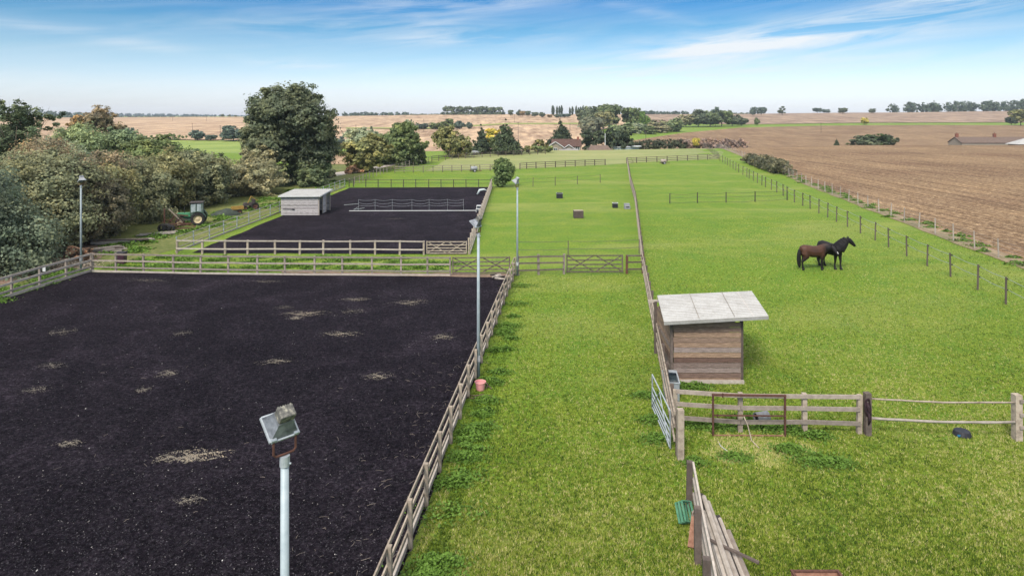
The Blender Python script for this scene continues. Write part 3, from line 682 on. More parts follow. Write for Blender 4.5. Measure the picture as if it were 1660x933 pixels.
# ------------------------------------------------------------------ floodlights
def floodlight(label, x, y, ang, clean=False, hp=5.25, tilt=40):
    t = thing('floodlight_pole', label, 'floodlight', (x, y, 0), group='floodlight poles around the arenas')
    m = MB(); m.tube([(0, 0, -.3), (0, 0, 2.6), (0, 0, hp - .12)], [.062, .056, .050], 14); m.build('pole', M['pole'], t, smooth=True)
    m = MB(); m.cyl((0, 0, hp - .13), (0, 0, hp), .062, 14); m.cyl((.06, 0, hp - .1), (.08, 0, hp - .1), .012, 8); m.build('collar', M['galv'], t)
    m = MB(); m.box((0, 0, .7), (.14, .12, .22)); m.build('junction_box', M['grey'], t, bevel=.01)
    d = Vector((math.cos(ang), math.sin(ang), 0)); s = Vector((-d.y, d.x, 0)); zt = hp
    m = MB(); bw = .145
    m.tube([Vector((0, 0, zt + .24)) + s*bw, Vector((0, 0, zt + .05)) + s*bw, Vector((0, 0, zt + .02)) + s*(bw-.03), Vector((0, 0, zt + .015)), Vector((0, 0, zt + .02)) - s*(bw-.03), Vector((0, 0, zt + .05)) - s*bw, Vector((0, 0, zt + .24)) - s*bw], .015, 6)
    m.build('bracket', M['rust'], t)
    tl = R(tilt); ax = d * math.cos(tl) + Vector((0, 0, -math.sin(tl))); up = d * math.sin(tl) + Vector((0, 0, math.cos(tl)))
    o = Vector((0, 0, zt + .22)) + up*.172 - ax*.27
    m = MB()
    def ringpts(k, w, h): return [o + ax*k + s*w*a + up*h*b for a, b in ((-1, -1), (1, -1), (1, 1), (-1, 1))]
    rr = [ringpts(.07, .105, .09), ringpts(.11, .11, .10), ringpts(.24, .172, .158), ringpts(.27, .185, .172)]
    k0 = 0; vs = [v for r_ in rr for v in r_]; fs = [(3, 2, 1, 0), (12, 13, 14, 15)]
    for i in range(3):
        for k in range(4): fs.append((i*4+k, i*4+(k+1) % 4, (i+1)*4+(k+1) % 4, (i+1)*4+k))
    m.add(vs, fs); m.build('housing', M['alloy'] if not clean else M['grey'], t)
    m = MB()
    for w_, a_ in ((.19, 1), (.19, -1)): m.beam(o + ax*.27 + s*w_*a_ - up*.177, o + ax*.27 + s*w_*a_ + up*.177, .020, .028, up=ax)
    for a_ in (1, -1): m.beam(o + ax*.27 - s*.179 + up*.177*a_, o + ax*.27 + s*.179 + up*.177*a_, .020, .028, up=ax)
    fr = m.build('lens_frame', M['galv'], t)
    m = MB(); m.beam(o + ax*.262 - s*.165, o + ax*.262 + s*.165, .016, .31, up=up); m.build('lens', M['glass'], t)
    m = MB(); c = o + ax*.02 + up*.0; mat3 = Matrix((s, up, ax)).transposed(); m.box(c, (.205, .165, .15), mat3)
    m.build('gear_box', M['lichen'] if not clean else M['grey'], t, bevel=.018)
    m = MB()
    for k in range(6): m.box(c + s*(-.08 + k*.032) + up*.086, (.009, .012, .13), mat3)
    m.build('cooling_fin', M['lichen'] if not clean else M['alloy'], t)
    for a_ in (1, -1):
        m = MB(); q = Vector((0, 0, zt + .24)) + s*bw*a_; m.cyl(q - s*.03*a_, q + s*.035*a_, .028, 8); m.build('bolt', M['galv'], t)
    return t
floodlight('nearest grey floodlight pole with lichen crusted lamp', -2.84 - .01, 8.2, R(135), tilt=52)
floodlight('floodlight pole rising beside the pink bucket', -1.22, 23.75, R(150), tilt=50)
floodlight('floodlight pole at the back right corner of the near arena', .32, 38.95, R(150), True, tilt=55)
floodlight('floodlight pole at the far left corner of the near arena', -26.5, 40.2, R(-40), True, tilt=70)

# ------------------------------------------------------------------ shelters
def corrugated(c00, c10, c11, c01, waves, amp, thick):
    """sheet spanned by four corners, ribs running c00->c10"""
    m = MB(); c00, c10, c11, c01 = map(Vector, (c00, c10, c11, c01)); n = waves * 6
    top = []
    for i in range(n + 1):
        t = i / n; a = c00.lerp(c01, t); b = c10.lerp(c11, t); z = Vector((0, 0, amp * math.sin(t * waves * 2 * math.pi)))
        top.append((a + z, b + z))
    vs = [v for p in top for v in p] + [v - Vector((0, 0, thick)) for p in top for v in p]; k = len(top) * 2; fs = []
    for i in range(n):
        a = i*2; fs += [(a, a+1, a+3, a+2), (k+a, k+a+2, k+a+3, k+a+1), (a, a+2, k+a+2, k+a), (a+1, k+a+1, k+a+3, a+3)]
    fs += [(0, k, k+1, 1), (2*n, 2*n+1, k+2*n+1, k+2*n)]
    m.add(vs, fs); return m
def boards(m, a, b, z0, z1, row, th, gap=.009):
    """overlapping horizontal boards between two ground points"""
    a = Vector((*a, 0)); b = Vector((*b, 0)); d = (b - a).normalized(); nrm = Vector((-d.y, d.x, 0))
    k = int((z1 - z0) / row)
    for i in range(k):
        z = z0 + row * (i + .5); tl = Vector((0, 0, row/2 - gap)); o = nrm * rnd.uniform(-.004, .004)
        e = d * rnd.uniform(-.012, .012)
        m.beam(a + o + e + Vector((0, 0, z)), b + o + e + Vector((0, 0, z)), th, row - gap*2)
sh = thing('field_shelter', 'brown timber field shelter with pale corrugated roof on the right', 'shelter', (5.75, 23.3, 0))
m = MB(); boards(m, (5.76, 23.3), (8.15, 23.3), .0, 2.17, .18, .03); m.build('front_wall', M['cladding'], sh, world=True)
m = MB(); boards(m, (5.80, 26.1), (5.72, 23.36), .12, 2.0, .18, .03); m.build('side_wall', M['cladding'], sh, world=True)
m = MB(); boards(m, (8.55, 26.15), (5.86, 26.15), .12, 2.0, .18, .03); m.build('back_wall', M['cladding'], sh, world=True)
for q in ((5.70, 23.36, 2.12), (8.20, 23.36, 2.28), (5.75, 26.2, 2.08), (8.62, 26.2, 2.24), (7.0, 26.22, 2.15)):
    m = MB(); m.box((q[0], q[1], q[2]/2), (.1, .1, q[2])); m.build('post', M['wood_dark'], sh, world=True)
m = MB(); m.beam((5.6, 23.27, .06), (8.24, 23.22, .06), .06, .13); m.build('sill_board', M['wood_pale'], sh, world=True)
m = MB()
for q, zl, zr in ((23.36, 2.14, 2.31), (26.2, 2.08, 2.26)): m.beam((5.45, q, zl), (8.9, q + .02, zr), .05, .10)
for k in range(3): m.beam((5.6 + k*1.45, 23.0, 2.25 + k*.1), (6.1 + k*1.5, 26.4, 2.20 + k*.09), .05, .05)
m.build('rafter', M['wood_pale'], sh, world=True)
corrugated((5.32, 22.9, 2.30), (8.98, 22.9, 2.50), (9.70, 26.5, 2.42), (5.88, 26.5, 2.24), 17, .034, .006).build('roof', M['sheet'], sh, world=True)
m = MB()
for u in (.34, .68): m.beam((5.32 + 3.66*u, 22.92, 2.345 + .2*u), (5.88 + 3.82*u, 26.48, 2.285 + .18*u), .012, .012)
m.build('lap_joint', M['stone'], sh, world=True)
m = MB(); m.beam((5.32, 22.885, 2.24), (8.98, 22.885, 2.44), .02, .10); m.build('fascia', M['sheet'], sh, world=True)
m = MB()
for k in range(5): m.box((7.3 + k*.16, 23.7, 2.02 + rnd.uniform(0, .08)), (.14, .5, .12), (0, 0, rnd.uniform(-.3, .3)))
m.build('stored_timber', M['wood_pale'], sh, world=True)

s2 = thing('timber_shed', 'pale grey boarded shed with two dark openings in the far arena', 'shed', (-20.3, 64.3, 0))
m = MB(); boards(m, (-22.1, 62.55), (-18.55, 62.55), .0, 1.8, .15, .03); m.build('front_wall', M['shed_cladding'], s2, world=True)
m = MB(); boards(m, (-22.1, 66.1), (-22.1, 62.62), .0, 1.8, .15, .03); m.build('side_wall', M['shed_cladding'], s2, world=True)
m = MB(); boards(m, (-18.4, 66.1), (-22.05, 66.1), .0, 1.95, .15, .03); m.build('back_wall', M['shed_cladding'], s2, world=True)
m = MB(); boards(m, (-18.5, 63.9), (-18.45, 64.75), .0, 1.8, .15, .03); m.build('centre_panel', M['shed_cladding'], s2, world=True)
for q in ((-18.5, 62.62), (-18.5, 63.85), (-18.45, 64.8), (-18.4, 66.05)):
    m = MB(); m.box((q[0], q[1], .95), (.09, .09, 1.9)); m.build('post', M['wood_pale'], s2, world=True)
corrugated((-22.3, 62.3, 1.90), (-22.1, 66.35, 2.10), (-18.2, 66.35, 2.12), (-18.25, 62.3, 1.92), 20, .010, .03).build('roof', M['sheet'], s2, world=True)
m = MB(); m.beam((-22.3, 62.28, 1.83), (-18.25, 62.28, 1.86), .03, .1); m.beam((-18.22, 62.3, 1.86), (-18.17, 66.35, 2.05), .03, .1); m.build('fascia', M['white'], s2, world=True)
m = MB(); m.beam((-21.9, 62.50, .62), (-20.95, 62.50, .60), .04, .05); m.box((-20.9, 62.49, .59), (.2, .06, .12)); m.build('tool_handle', M['black'], s2, world=True)
m = MB(); m.beam((-22.1, 62.515, .98), (-18.55, 62.515, .98), .02, .03); m.build('seam_batten', M['wood_dark'], s2, world=True)

# ------------------------------------------------------------------ foliage
def unit_dirs(g, n):
    v = g.normal(size=(n, 3)); return v / np.linalg.norm(v, axis=1)[:, None]
def leaf_quads(g, pos, nrm, size, aspect=.75):
    n = len(pos); r = unit_dirs(g, n)
    a = np.cross(nrm, r); a /= np.linalg.norm(a, axis=1)[:, None] + 1e-9; b = np.cross(nrm, a)
    s = size * g.uniform(.55, 1.45, (n, 1)); a = a * s; b = b * s * aspect; lift = nrm * s * .22
    V = np.stack([pos - a - lift, pos - b * .9 , pos + a - lift, pos + b], 1).reshape(-1, 3)
    Fc = np.arange(4 * n).reshape(n, 4); return V, Fc
def foliage(lobes, n, size, seed, clump=.34, per=70, up=.15, spiky=0.0):
    g = np.random.default_rng(seed); L = np.array(lobes, float)
    area = (L[:, 3] * L[:, 4] + L[:, 4] * L[:, 5] + L[:, 3] * L[:, 5]); pr = area / area.sum()
    K = max(8, n // per); li = g.choice(len(L), K, p=pr); d = unit_dirs(g, K); d[:, 2] += up; d /= np.linalg.norm(d, axis=1)[:, None]
    rad = L[li, 3:6]; rr = g.uniform(.62, 1.05, (K, 1)); cc = L[li, :3] + d * rad * rr
    rc = clump * rad.mean(1) * g.uniform(.45, 1.15, K)
    if spiky: cc += d * (g.random((K, 1)) ** 4) * spiky
    ct = g.normal(0, 1, K)
    ci = g.integers(0, K, n); q = unit_dirs(g, n) * (g.random((n, 1)) ** .45); q[:, 2] *= .75
    pos = cc[ci] + q * rc[ci][:, None] * (1 + (g.random((n, 1)) < .06) * .5)
    nr = (pos - L[li[ci], :3]); nr /= np.linalg.norm(nr, axis=1)[:, None] + 1e-6
    nr = nr * .8 + q * .5 + unit_dirs(g, n) * .75; nr[:, 2] += .25; nr /= np.linalg.norm(nr, axis=1)[:, None] + 1e-6
    tone = np.clip(.42 + .20 * ct[ci] + g.normal(0, .20, n), 0, 1)
    V, Fc = leaf_quads(g, pos, nr, size); return V, Fc, tone
def branches(m, base, r0, lobes, g, twigs=0):
    """tapered trunk with limbs that reach into every lobe"""
    base = Vector(base); zs = [l[2] for l in lobes]; ztop_ = max(zs); fork = base.z + (min(zs) - base.z) * .55 + .1 * (ztop_ - base.z)
    top = Vector((base.x + g.uniform(-.2, .2), base.y, base.z + (ztop_ - base.z) * .85))
    tr = [base + Vector((0, 0, -.3)), base + Vector((0, 0, .25)), base.lerp(top, .3) + Vector((g.uniform(-.15, .15), 0, 0)), base.lerp(top, .65) + Vector((g.uniform(-.25, .25), g.uniform(-.2, .2), 0)), top]
    m.tube(tr, [r0*1.45, r0, r0*.78, r0*.42, r0*.12], 8)
    for l in lobes:
        c = Vector(l[:3]); z0 = min(max(base.z + (c.z - base.z) * g.uniform(.25, .55), base.z + .3), top.z); t = (z0 - base.z) / max(top.z - base.z, .1); s = base.lerp(top, t)
        mid = s.lerp(c, .5) + Vector((g.uniform(-.2, .2), g.uniform(-.2, .2), .12 * (c - s).length))
        m.tube([s, mid, c, c + (c - mid) * .5], [r0*.42, r0*.26, r0*.12, r0*.04], 6)
        for _ in range(twigs):
            e = c + Vector((g.uniform(-1, 1) * l[3], g.uniform(-1, 1) * l[4], g.uniform(-.6, 1) * l[5])); m.tube([c.lerp(mid, g.uniform(0, .6)), c.lerp(e, .5) + Vector((0, 0, .1)), e], [r0*.1, r0*.06, r0*.03], 4)
def lobes_for(kind, H, Wd, g):
    L = []; rw = Wd / 2
    if kind == 'oak':
        for i in range(26):
            a = g.uniform(0, 6.283); u = g.uniform(-.75, 1); ph = math.sqrt(max(0, 1 - u*u)); k = .66
            s = g.uniform(.30, .44) * rw
            L.append((math.cos(a)*ph*rw*k, math.sin(a)*ph*rw*k, H*.56 + u*H*.33, s, s, s*.85))
        L.append((0, 0, H*.55, rw*.55, rw*.55, H*.3))
    elif kind == 'round':
        for i in range(15):
            a = g.uniform(0, 6.283); u = g.uniform(-.9, 1); ph = math.sqrt(max(0, 1 - u*u)); s = g.uniform(.32, .48) * rw
            L.append((math.cos(a)*ph*rw*.6, math.sin(a)*ph*rw*.6, H*.55 + u*H*.28, s, s, s*.9*H/Wd if H < Wd else s))
        L.append((0, 0, H*.52, rw*.6, rw*.6, H*.34))
    elif kind == 'shrub':
        for i in range(17):
            a = g.uniform(0, 6.283); q = g.uniform(.2, .72) * rw; z = g.uniform(.12, .78) * H; q *= (1.15 - .5 * z / H); s = g.uniform(.26, .44) * rw
            L.append((math.cos(a)*q, math.sin(a)*q, z, s, s, s*.95))
        L.append((0, 0, H*.42, rw*.55, rw*.55, H*.36))
    elif kind == 'egg':
        for i in range(22):
            a = g.uniform(0, 6.283); u = i / 21; z = H * (.16 + .74 * u); q = rw * (.62 * math.sin(math.pi * min(1, .12 + u * .8)) ** .7); s = rw * g.uniform(.3, .42)
            L.append((math.cos(a*7)*q, math.sin(a*7)*q, z, s, s, s))
        L.append((0, 0, H*.5, rw*.6, rw*.6, H*.36))
    elif kind == 'sparse':
        for i in range(15):
            a = g.uniform(0, 6.283); q = g.uniform(.15, .82) * rw; z = g.uniform(.3, .93) * H; s = g.uniform(.16, .3) * rw
            L.append((math.cos(a)*q, math.sin(a)*q, z, s, s, s*.75))
    elif kind == 'conifer':
        for i in range(13):
            z = H * (.10 + .84 * i / 12); r = rw * (1.02 - i / 12.5) + .1
            for k in range(max(1, int(4 * r / rw) + 1)):
                a = g.uniform(0, 6.283); L.append((math.cos(a)*r*.45, math.sin(a)*r*.45, z, r*.6, r*.6, H*.06))
    elif kind == 'column':
        for i in range(9):
            z = H * (.12 + .8 * i / 8); r = rw * (1 - abs(i / 8 - .45) ** 2 * 1.6); L.append((g.uniform(-.1, .1)*rw, g.uniform(-.1, .1)*rw, z, r*.85, r*.85, H*.1))
    elif kind == 'block':
        for i in range(24):
            x = g.uniform(-.8, .8) * rw; z = g.uniform(.12, .78) * H; s = H * g.uniform(.18, .26); L.append((x, g.uniform(-.2, .2)*rw, z, s*1.2, s*1.1, s))
    return L
PROTO = {}
def tree_meshes(kind, H, Wd, n, leaf, seed, key=None, per=70, clump=.34, spiky=0.0, twigs=0):
    if key and key in PROTO: return PROTO[key]
    g = random.Random(seed); L = lobes_for(kind, H, Wd, g)
    V, Fc, tone = foliage(L, n, leaf, seed, clump=clump, per=per, up=(.5 if kind == 'conifer' else .12), spiky=spiky)
    # fit crown to the asked size
    z1 = np.percentile(V[:, 2], 99.6); x1 = np.percentile(np.abs(V[:, 0]), 98.5)
    V[:, 2] = np.where(V[:, 2] > 0, V[:, 2], np.abs(V[:, 2]) * .3); V[:, 2] *= H / z1; V[:, 0] *= Wd / 2 / x1; V[:, 1] *= Wd / 2 / x1
    L = [(a * Wd/2/x1, b * Wd/2/x1, c * H/z1, r, s, t) for a, b, c, r, s, t in L]
    fm = npmesh('crown', V, Fc, tone, M['leaf'])
    m = MB(); branches(m, (0, 0, 0), max(.05, Wd * .022), L if kind not in ('conifer', 'column') else L[-3:], g, twigs); tm = m.mesh('trunk', M['bark'], True)
    if key: PROTO[key] = (fm, tm)
    return fm, tm
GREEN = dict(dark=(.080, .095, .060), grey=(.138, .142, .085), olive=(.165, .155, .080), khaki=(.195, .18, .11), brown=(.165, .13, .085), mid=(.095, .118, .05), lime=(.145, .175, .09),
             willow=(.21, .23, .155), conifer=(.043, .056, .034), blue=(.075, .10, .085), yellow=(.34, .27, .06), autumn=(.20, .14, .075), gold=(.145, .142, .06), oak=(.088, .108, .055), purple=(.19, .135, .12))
LEAF_K = 1.85
def tree(label, px, Y, top, wpx, kind='round', col='mid', near=True, group=None, cat='tree', name='tree', n=None, leaf=None, seed=None, clump=.46, spiky=.0, twigs=0, basepy=None, per=60):
    p = at(px, Y); H = max(.6, ztop(top, Y) - p.z); Wd = wpx / F * Y
    seed = seed or int(px * 7 + Y * 13) % 99991
    c = GREEN[col] if isinstance(col, str) else col
    c = tuple(min(.6, q * LEAF_K) for q in c)
    if kind == 'conifer': clump, per = .75, 22
    if near:
        leaf = leaf or max(.075, Y * .0015); n = n or int(min(70000, 8.0 * (Wd * H * 2.4) / (leaf * leaf * 2.2)))
        fm, tm = tree_meshes(kind, H, Wd, n, leaf, seed, per=per, clump=clump, spiky=spiky, twigs=twigs)
        t = thing(name, label, cat, p, group=group)
        link('crown', fm, t, color=c); link('trunk', tm, t)
    else:
        v = seed % 3; fm, tm = tree_meshes(kind, 10, 10, 6500, .40, 100 + v, key=(kind, v), per=24 if kind == 'conifer' else 36, clump=.7 if kind == 'conifer' else .5)
        t = thing(name, label, cat, p, rz=(seed % 63) / 10, group=group, scale=(Wd / 10, Wd / 10, H / 10))
        link('crown', fm, t, color=c); link('trunk', tm, t)
    return t
HG = 'trees of the left hedgerow'
tree('large dark shrubby tree at the left edge behind the arena fence', -95, 38, 255, 270, 'shrub', (.10, .12, .085), group=HG, spiky=.7, twigs=3)
tree('grey green hedgerow tree with pale twigs near the left edge', 45, 46, 250, 190, 'shrub', 'grey', group=HG, spiky=.7, twigs=3)
tree('dark under tree behind the far left floodlight pole', 125, 48.5, 268, 130, 'shrub', (.085, .075, .05), group=HG, spiky=1.0, twigs=3)
tree('brown tinged hedgerow tree second from the left edge', 95, 55, 230, 190, 'shrub', 'brown', group=HG, spiky=.7, twigs=3)
tree('olive shrub beside the far left floodlight pole', 168, 53, 272, 110, 'shrub', 'olive', group=HG, spiky=.8, twigs=2)
tree('khaki hedgerow tree above the timber pile', 212, 60, 258, 130, 'shrub', 'grey', group=HG, spiky=.7, twigs=2)
tree('olive hedgerow tree left of the green tractor', 258, 66, 252, 112, 'shrub', 'olive', group=HG, spiky=.7, twigs=2)
tree('grey green hedgerow tree right behind the green tractor', 312, 70, 248, 120, 'shrub', 'grey', group=HG, spiky=.7, twigs=2)
tree('khaki hedgerow tree above the yellow trailer', 362, 77, 260, 96, 'shrub', 'khaki', group=HG, spiky=1.0, twigs=2)
tree('rounded khaki shrub at the right end of the hedgerow', 410, 80, 264, 92, 'shrub', 'khaki', group=HG, spiky=1.0, twigs=2)
tree('pale olive round bush in front of the large oak', 424, 86, 238, 66, 'round', 'khaki', group=HG)
tree('tall thin crowned tree rising at the left edge above the hedgerow', 28, 58, 163, 120, 'sparse', (.075, .095, .055), group=HG, n=16000, spiky=.8, twigs=6)
tree('leafy tree behind the tall thin crowned tree', -12, 66, 190, 130, 'round', 'dark', group=HG, spiky=.8)
tree('pale green tree behind the left part of the hedgerow', 138, 78, 205, 100, 'round', 'lime', group=HG, spiky=.8)
tree('soft willow green tree behind the middle of the hedgerow', 188, 80, 212, 90, 'round', (.13, .165, .095), group=HG, spiky=.8)
tree('small mid green tree topping the hedgerow', 240, 78, 222, 80, 'round', 'mid', group=HG, spiky=.8)
tree('mid green tree topping the hedgerow above the tractor', 292, 80, 240, 85, 'round', (.085, .115, .055), group=HG, spiky=1.0)
tree('grey green treetop behind the far left pole', 90, 68, 225, 110, 'round', 'willow', group=HG, spiky=1.0)
tree('autumn brown tree behind the hedgerow on the left', 168, 125, 175, 62, 'round', 'brown', clump=.42, spiky=.8, twigs=2)
tree('small russet tree beside the autumn brown tree', 134, 125, 187, 34, 'round', 'autumn', spiky=.5)
tree('huge dark oak rising above the far arena', 472, 92, 142, 130, 'oak', (.078, .09, .055), n=85000, leaf=.165, clump=.42, spiky=1.0, twigs=4, seed=31)
tree('dark bushy undergrowth at the foot of the oak', 500, 91, 246, 86, 'shrub', 'oak', spiky=.6)
tree('pale leaved tree close behind the left of the oak', 407, 104, 190, 34, 'round', 'grey')
tree('low shrub right of the foot of the oak', 532, 96, 268, 26, 'shrub', 'khaki')
for a in [('olive gold tree nearest to the stony track', 597, 113, 218, 76, 'shrub', 'gold'), ('broad green tree behind the olive gold tree', 645, 127, 200, 88, 'shrub', 'mid'),
          ('dark green tree right of the broad green tree', 676, 130, 230, 42, 'shrub', 'mid'), ('pale silvery willow behind the olive gold tree', 590, 160, 208, 56, 'round', 'willow'),
          ('round golden green tree left of the pointed spruce', 729, 150, 206, 66, 'shrub', 'gold'), ('narrow pointed dark spruce in the gardens', 780, 165, 207, 28, 'conifer', 'conifer'),
          ('yellow leaved tree between the two dark conifers', 797, 182, 209, 24, 'round', 'yellow'), ('bushy green shrub left of the wide cypress', 803, 166, 222, 22, 'round', 'mid'),
          ('wide dark cypress in the gardens', 819, 162, 203, 46, 'conifer', (.045, .06, .032)), ('yellowish bush left of the stone house', 857, 166, 236, 24, 'round', 'gold'),
          ('brownish round tree left of the stone house', 873, 176, 226, 30, 'round', (.12, .11, .045)), ('dark green bush touching the stone house', 877, 170, 236, 34, 'round', 'mid'),
          ('dark layered cedar behind the stone house', 909, 225, 197, 44, 'conifer', (.036, .048, .028)), ('small tree in the pasture right of the oak', 540, 200, 217, 14, 'round', 'mid'),
          ('low pale shrubs beside the dark spruce', 770, 158, 246, 26, 'shrub', 'willow'), ('bush at the back of the gardens', 835, 170, 242, 28, 'shrub', 'conifer')]:
    tree(*a[:7], spiky=.4, group='trees in front of the far gardens', leaf=.21)
tree('single round bushy tree standing in the middle paddock', 815, 87.5, 257, 33, 'egg', (.085, .115, .045), leaf=.12, seed=5, clump=.85, per=18, n=9000)
tree('massive dark leylandii screen right of the stone house', 983, 205, 208, 84, 'block', 'conifer', leaf=.3, n=14000, name='hedge', cat='hedge')
for a in [('pale grey willow above the leylandii screen', 962, 330, 191, 40, 'round', (.12, .125, .09)), ('dark tree on the slope left of the tallest far tree', 955, 480, 173, 32, 'round', 'dark'),
          ('tallest dark far tree above the leylandii screen', 990, 470, 170, 38, 'round', 'oak'), ('olive bush below the tallest far tree', 978, 440, 182, 30, 'round', 'olive'),
          ('rounded mid green far tree with flat bottom', 1023, 470, 175, 30, 'round', 'mid'), ('bright green low far tree beside the flat bottomed one', 1044, 465, 181, 19, 'round', (.08, .13, .03)),
          ('scrubby bush under the flat bottomed far tree', 1035, 420, 200, 36, 'shrub', 'willow'), ('scrubby pale bush right of the willow', 1006, 400, 200, 40, 'shrub', 'lime'),
          ('brownish scrub below the left end of the copse', 1068, 430, 195, 36, 'shrub', 'khaki'), ('green shrub left of the copse', 1092, 440, 192, 30, 'shrub', 'lime'),
          ('dark green bush beside the overgrown strip', 1052, 410, 204, 24, 'shrub', 'mid')]:
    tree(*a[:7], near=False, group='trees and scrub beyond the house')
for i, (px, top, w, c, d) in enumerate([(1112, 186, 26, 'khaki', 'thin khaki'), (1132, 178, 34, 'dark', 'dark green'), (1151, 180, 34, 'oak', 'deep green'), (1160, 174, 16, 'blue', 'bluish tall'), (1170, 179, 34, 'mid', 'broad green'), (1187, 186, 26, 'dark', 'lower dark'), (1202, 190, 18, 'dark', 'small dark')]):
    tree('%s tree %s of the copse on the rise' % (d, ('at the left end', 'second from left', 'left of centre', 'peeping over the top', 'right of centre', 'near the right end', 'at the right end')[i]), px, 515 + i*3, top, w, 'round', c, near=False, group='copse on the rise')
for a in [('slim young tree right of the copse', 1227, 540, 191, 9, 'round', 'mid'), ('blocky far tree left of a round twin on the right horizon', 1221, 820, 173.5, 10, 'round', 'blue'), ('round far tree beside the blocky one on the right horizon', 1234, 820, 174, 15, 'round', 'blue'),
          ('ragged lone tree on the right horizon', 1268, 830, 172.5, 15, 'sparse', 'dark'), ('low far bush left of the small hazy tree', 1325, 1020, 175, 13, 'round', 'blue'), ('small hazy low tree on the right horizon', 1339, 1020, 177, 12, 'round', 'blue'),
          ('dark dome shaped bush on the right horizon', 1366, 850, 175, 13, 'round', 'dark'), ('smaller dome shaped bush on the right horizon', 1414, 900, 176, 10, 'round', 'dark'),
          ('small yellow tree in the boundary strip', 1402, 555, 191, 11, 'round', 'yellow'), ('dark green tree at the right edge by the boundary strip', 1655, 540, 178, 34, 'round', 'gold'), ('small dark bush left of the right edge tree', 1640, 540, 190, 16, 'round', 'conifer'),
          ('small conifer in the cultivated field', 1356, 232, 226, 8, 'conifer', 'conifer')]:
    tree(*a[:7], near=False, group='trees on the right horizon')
for i, (px, w, c) in enumerate([(1404, 38, 'dark'), (1422, 36, (.05, .075, .03)), (1441, 30, 'dark')]):
    tree(('left', 'middle', 'right')[i] + ' bush of the dark clump beyond the ploughed crest', px, 232 + i, (220, 217, 219)[i], w, 'shrub', c, leaf=.22, n=6000, group='dark clump beyond the ploughed crest', name='bush', cat='bush')
for i, (px, top, w, y) in enumerate([(828, 178.5, 9, 800), (841, 178, 8, 800), (847, 180, 10, 790), (856, 180, 9, 790), (867, 182, 11, 770), (879, 182, 10, 760), (891, 186, 8, 740), (903, 185, 9, 745), (915, 184.5, 19, 740)]):
    tree('%s tree of the dotted row running down the central ridge' % ('first', 'second', 'third', 'fourth', 'fifth', 'sixth', 'seventh, small', 'eighth', 'last and widest')[i], px, y, top, w, 'round', ('autumn' if i % 4 == 2 else 'dark') if i < 8 else 'blue', near=False, group='dotted row of trees on the ridge')
for i, (px, top) in enumerate([(896.5, 171), (903, 172), (907, 172), (910.5, 171), (924, 174), (928, 173), (934, 172), (938, 174), (941.5, 173), (945, 171)]):
    tree('%s poplar of the slender row on the skyline' % ('stout first', 'second', 'third', 'fourth', 'fifth', 'sixth', 'seventh', 'eighth', 'ninth', 'last')[i], px, 860, top, 3.6 if i else 5, 'column', 'conifer', near=False, group='poplars on the skyline', name='poplar_tree')
for i, (px, y, top, w, c) in enumerate([(320, 320, 211, 22, 'blue'), (341, 318, 219, 18, 'blue'), (378, 315, 204, 42, 'blue'), (603, 330, 205, 8, 'dark'), (664, 420, 194, 14, 'willow'), (683, 470, 200, 22, 'blue'), (706, 465, 199, 20, 'mid'), (725, 460, 193, 26, 'mid'), (745, 470, 196, 20, 'blue'), (761, 470, 198, 10, 'blue'), (652, 400, 199, 22, 'olive'), (200, 240, 207, 30, 'blue')]):
    tree(('round dark tree', 'low dark tree', 'large bluish tree', 'tiny lone bush', 'pale slim willow', 'dark blue bush', 'middling green bush', 'tallest green bush', 'round bluish bush', 'small end bush', 'olive bush', 'bluish tree')[i] + ' ' + ('on the pasture edge left of the oak', 'between two others at the pasture edge', 'at the pasture edge touching the oak', 'in the stubble right of the oak', 'in the stubble above the broad green tree', 'starting the row across the stubble', 'second in the row across the stubble', 'of the row across the stubble', 'after the tallest in the stubble row', 'finishing the row across the stubble', 'beside the pale slim willow', 'peeping over the hedgerow')[i], px, y, top, w, 'round', c, near=False, group='scattered field trees')

def wood(name, label, px0, px1, Y, top0, top1, col, n=5000, leaf=.6, depth=25, hvar=.25, kind='stuff', airy=False, cat='wood'):
    g = np.random.default_rng(int(px0*3+Y)); x0 = (px0-830)/F*Y; x1 = (px1-830)/F*Y; L = []; m = MB()
    step = max(3.0, (ztop(top0, Y) - hgt(x0, Y)) * .32); k = max(2, int((x1-x0)/step)); n = int(n * 2.2); o = at((px0+px1)/2, Y)
    for i in range(k + 1):
        t = i / k; x = x0 + (x1-x0)*t + g.uniform(-.3, .3)*step; y = Y + g.uniform(0, depth); z = hgt(x, y)
        H = (ztop(top0 + (top1-top0)*t, Y) - z) * g.uniform(1 - hvar, 1)
        H = max(H, 1.2); s = step * g.uniform(.55, .8)
        s = step * g.uniform(1.0, 1.4)
        if airy: L += [(x-o.x, y-o.y, z-o.z + H*.68, s, s, H*.32), (x-o.x + g.uniform(-.5, .5)*s, y-o.y, z-o.z + H*.14, s*1.3, s, H*.22)]
        else: L += [(x-o.x, y-o.y, z-o.z + H*.62, s, s, H*.36), (x-o.x + g.uniform(-.5, .5)*s, y-o.y, z-o.z + H*.28, s*1.2, s, H*.3)]
        m.tube([(x-o.x, y-o.y, z-o.z-.3), (x-o.x, y-o.y, z-o.z + H*.7)], [H*.03, H*.012], 5)
    V, Fc, tone = foliage(L, n, leaf, int(px0), clump=.4, per=25)
    V[:, 2] = np.maximum(V[:, 2], -1.0)
    t = thing(name, label, cat, o); tag(t, kind=kind) if kind else None
    link('crown', npmesh('crown', V, Fc, tone, M['leaf']), t, color=tuple(min(.6, q * LEAF_K) for q in (GREEN[col] if isinstance(col, str) else col)))
    m.build('trunk', M['bark'], t)
    return t
wood('distant_wood', 'plantation of tall trees along the ridge', 722, 812, 900, 171.5, 172, (.07, .085, .05), 7000, .9, airy=True, hvar=.12)
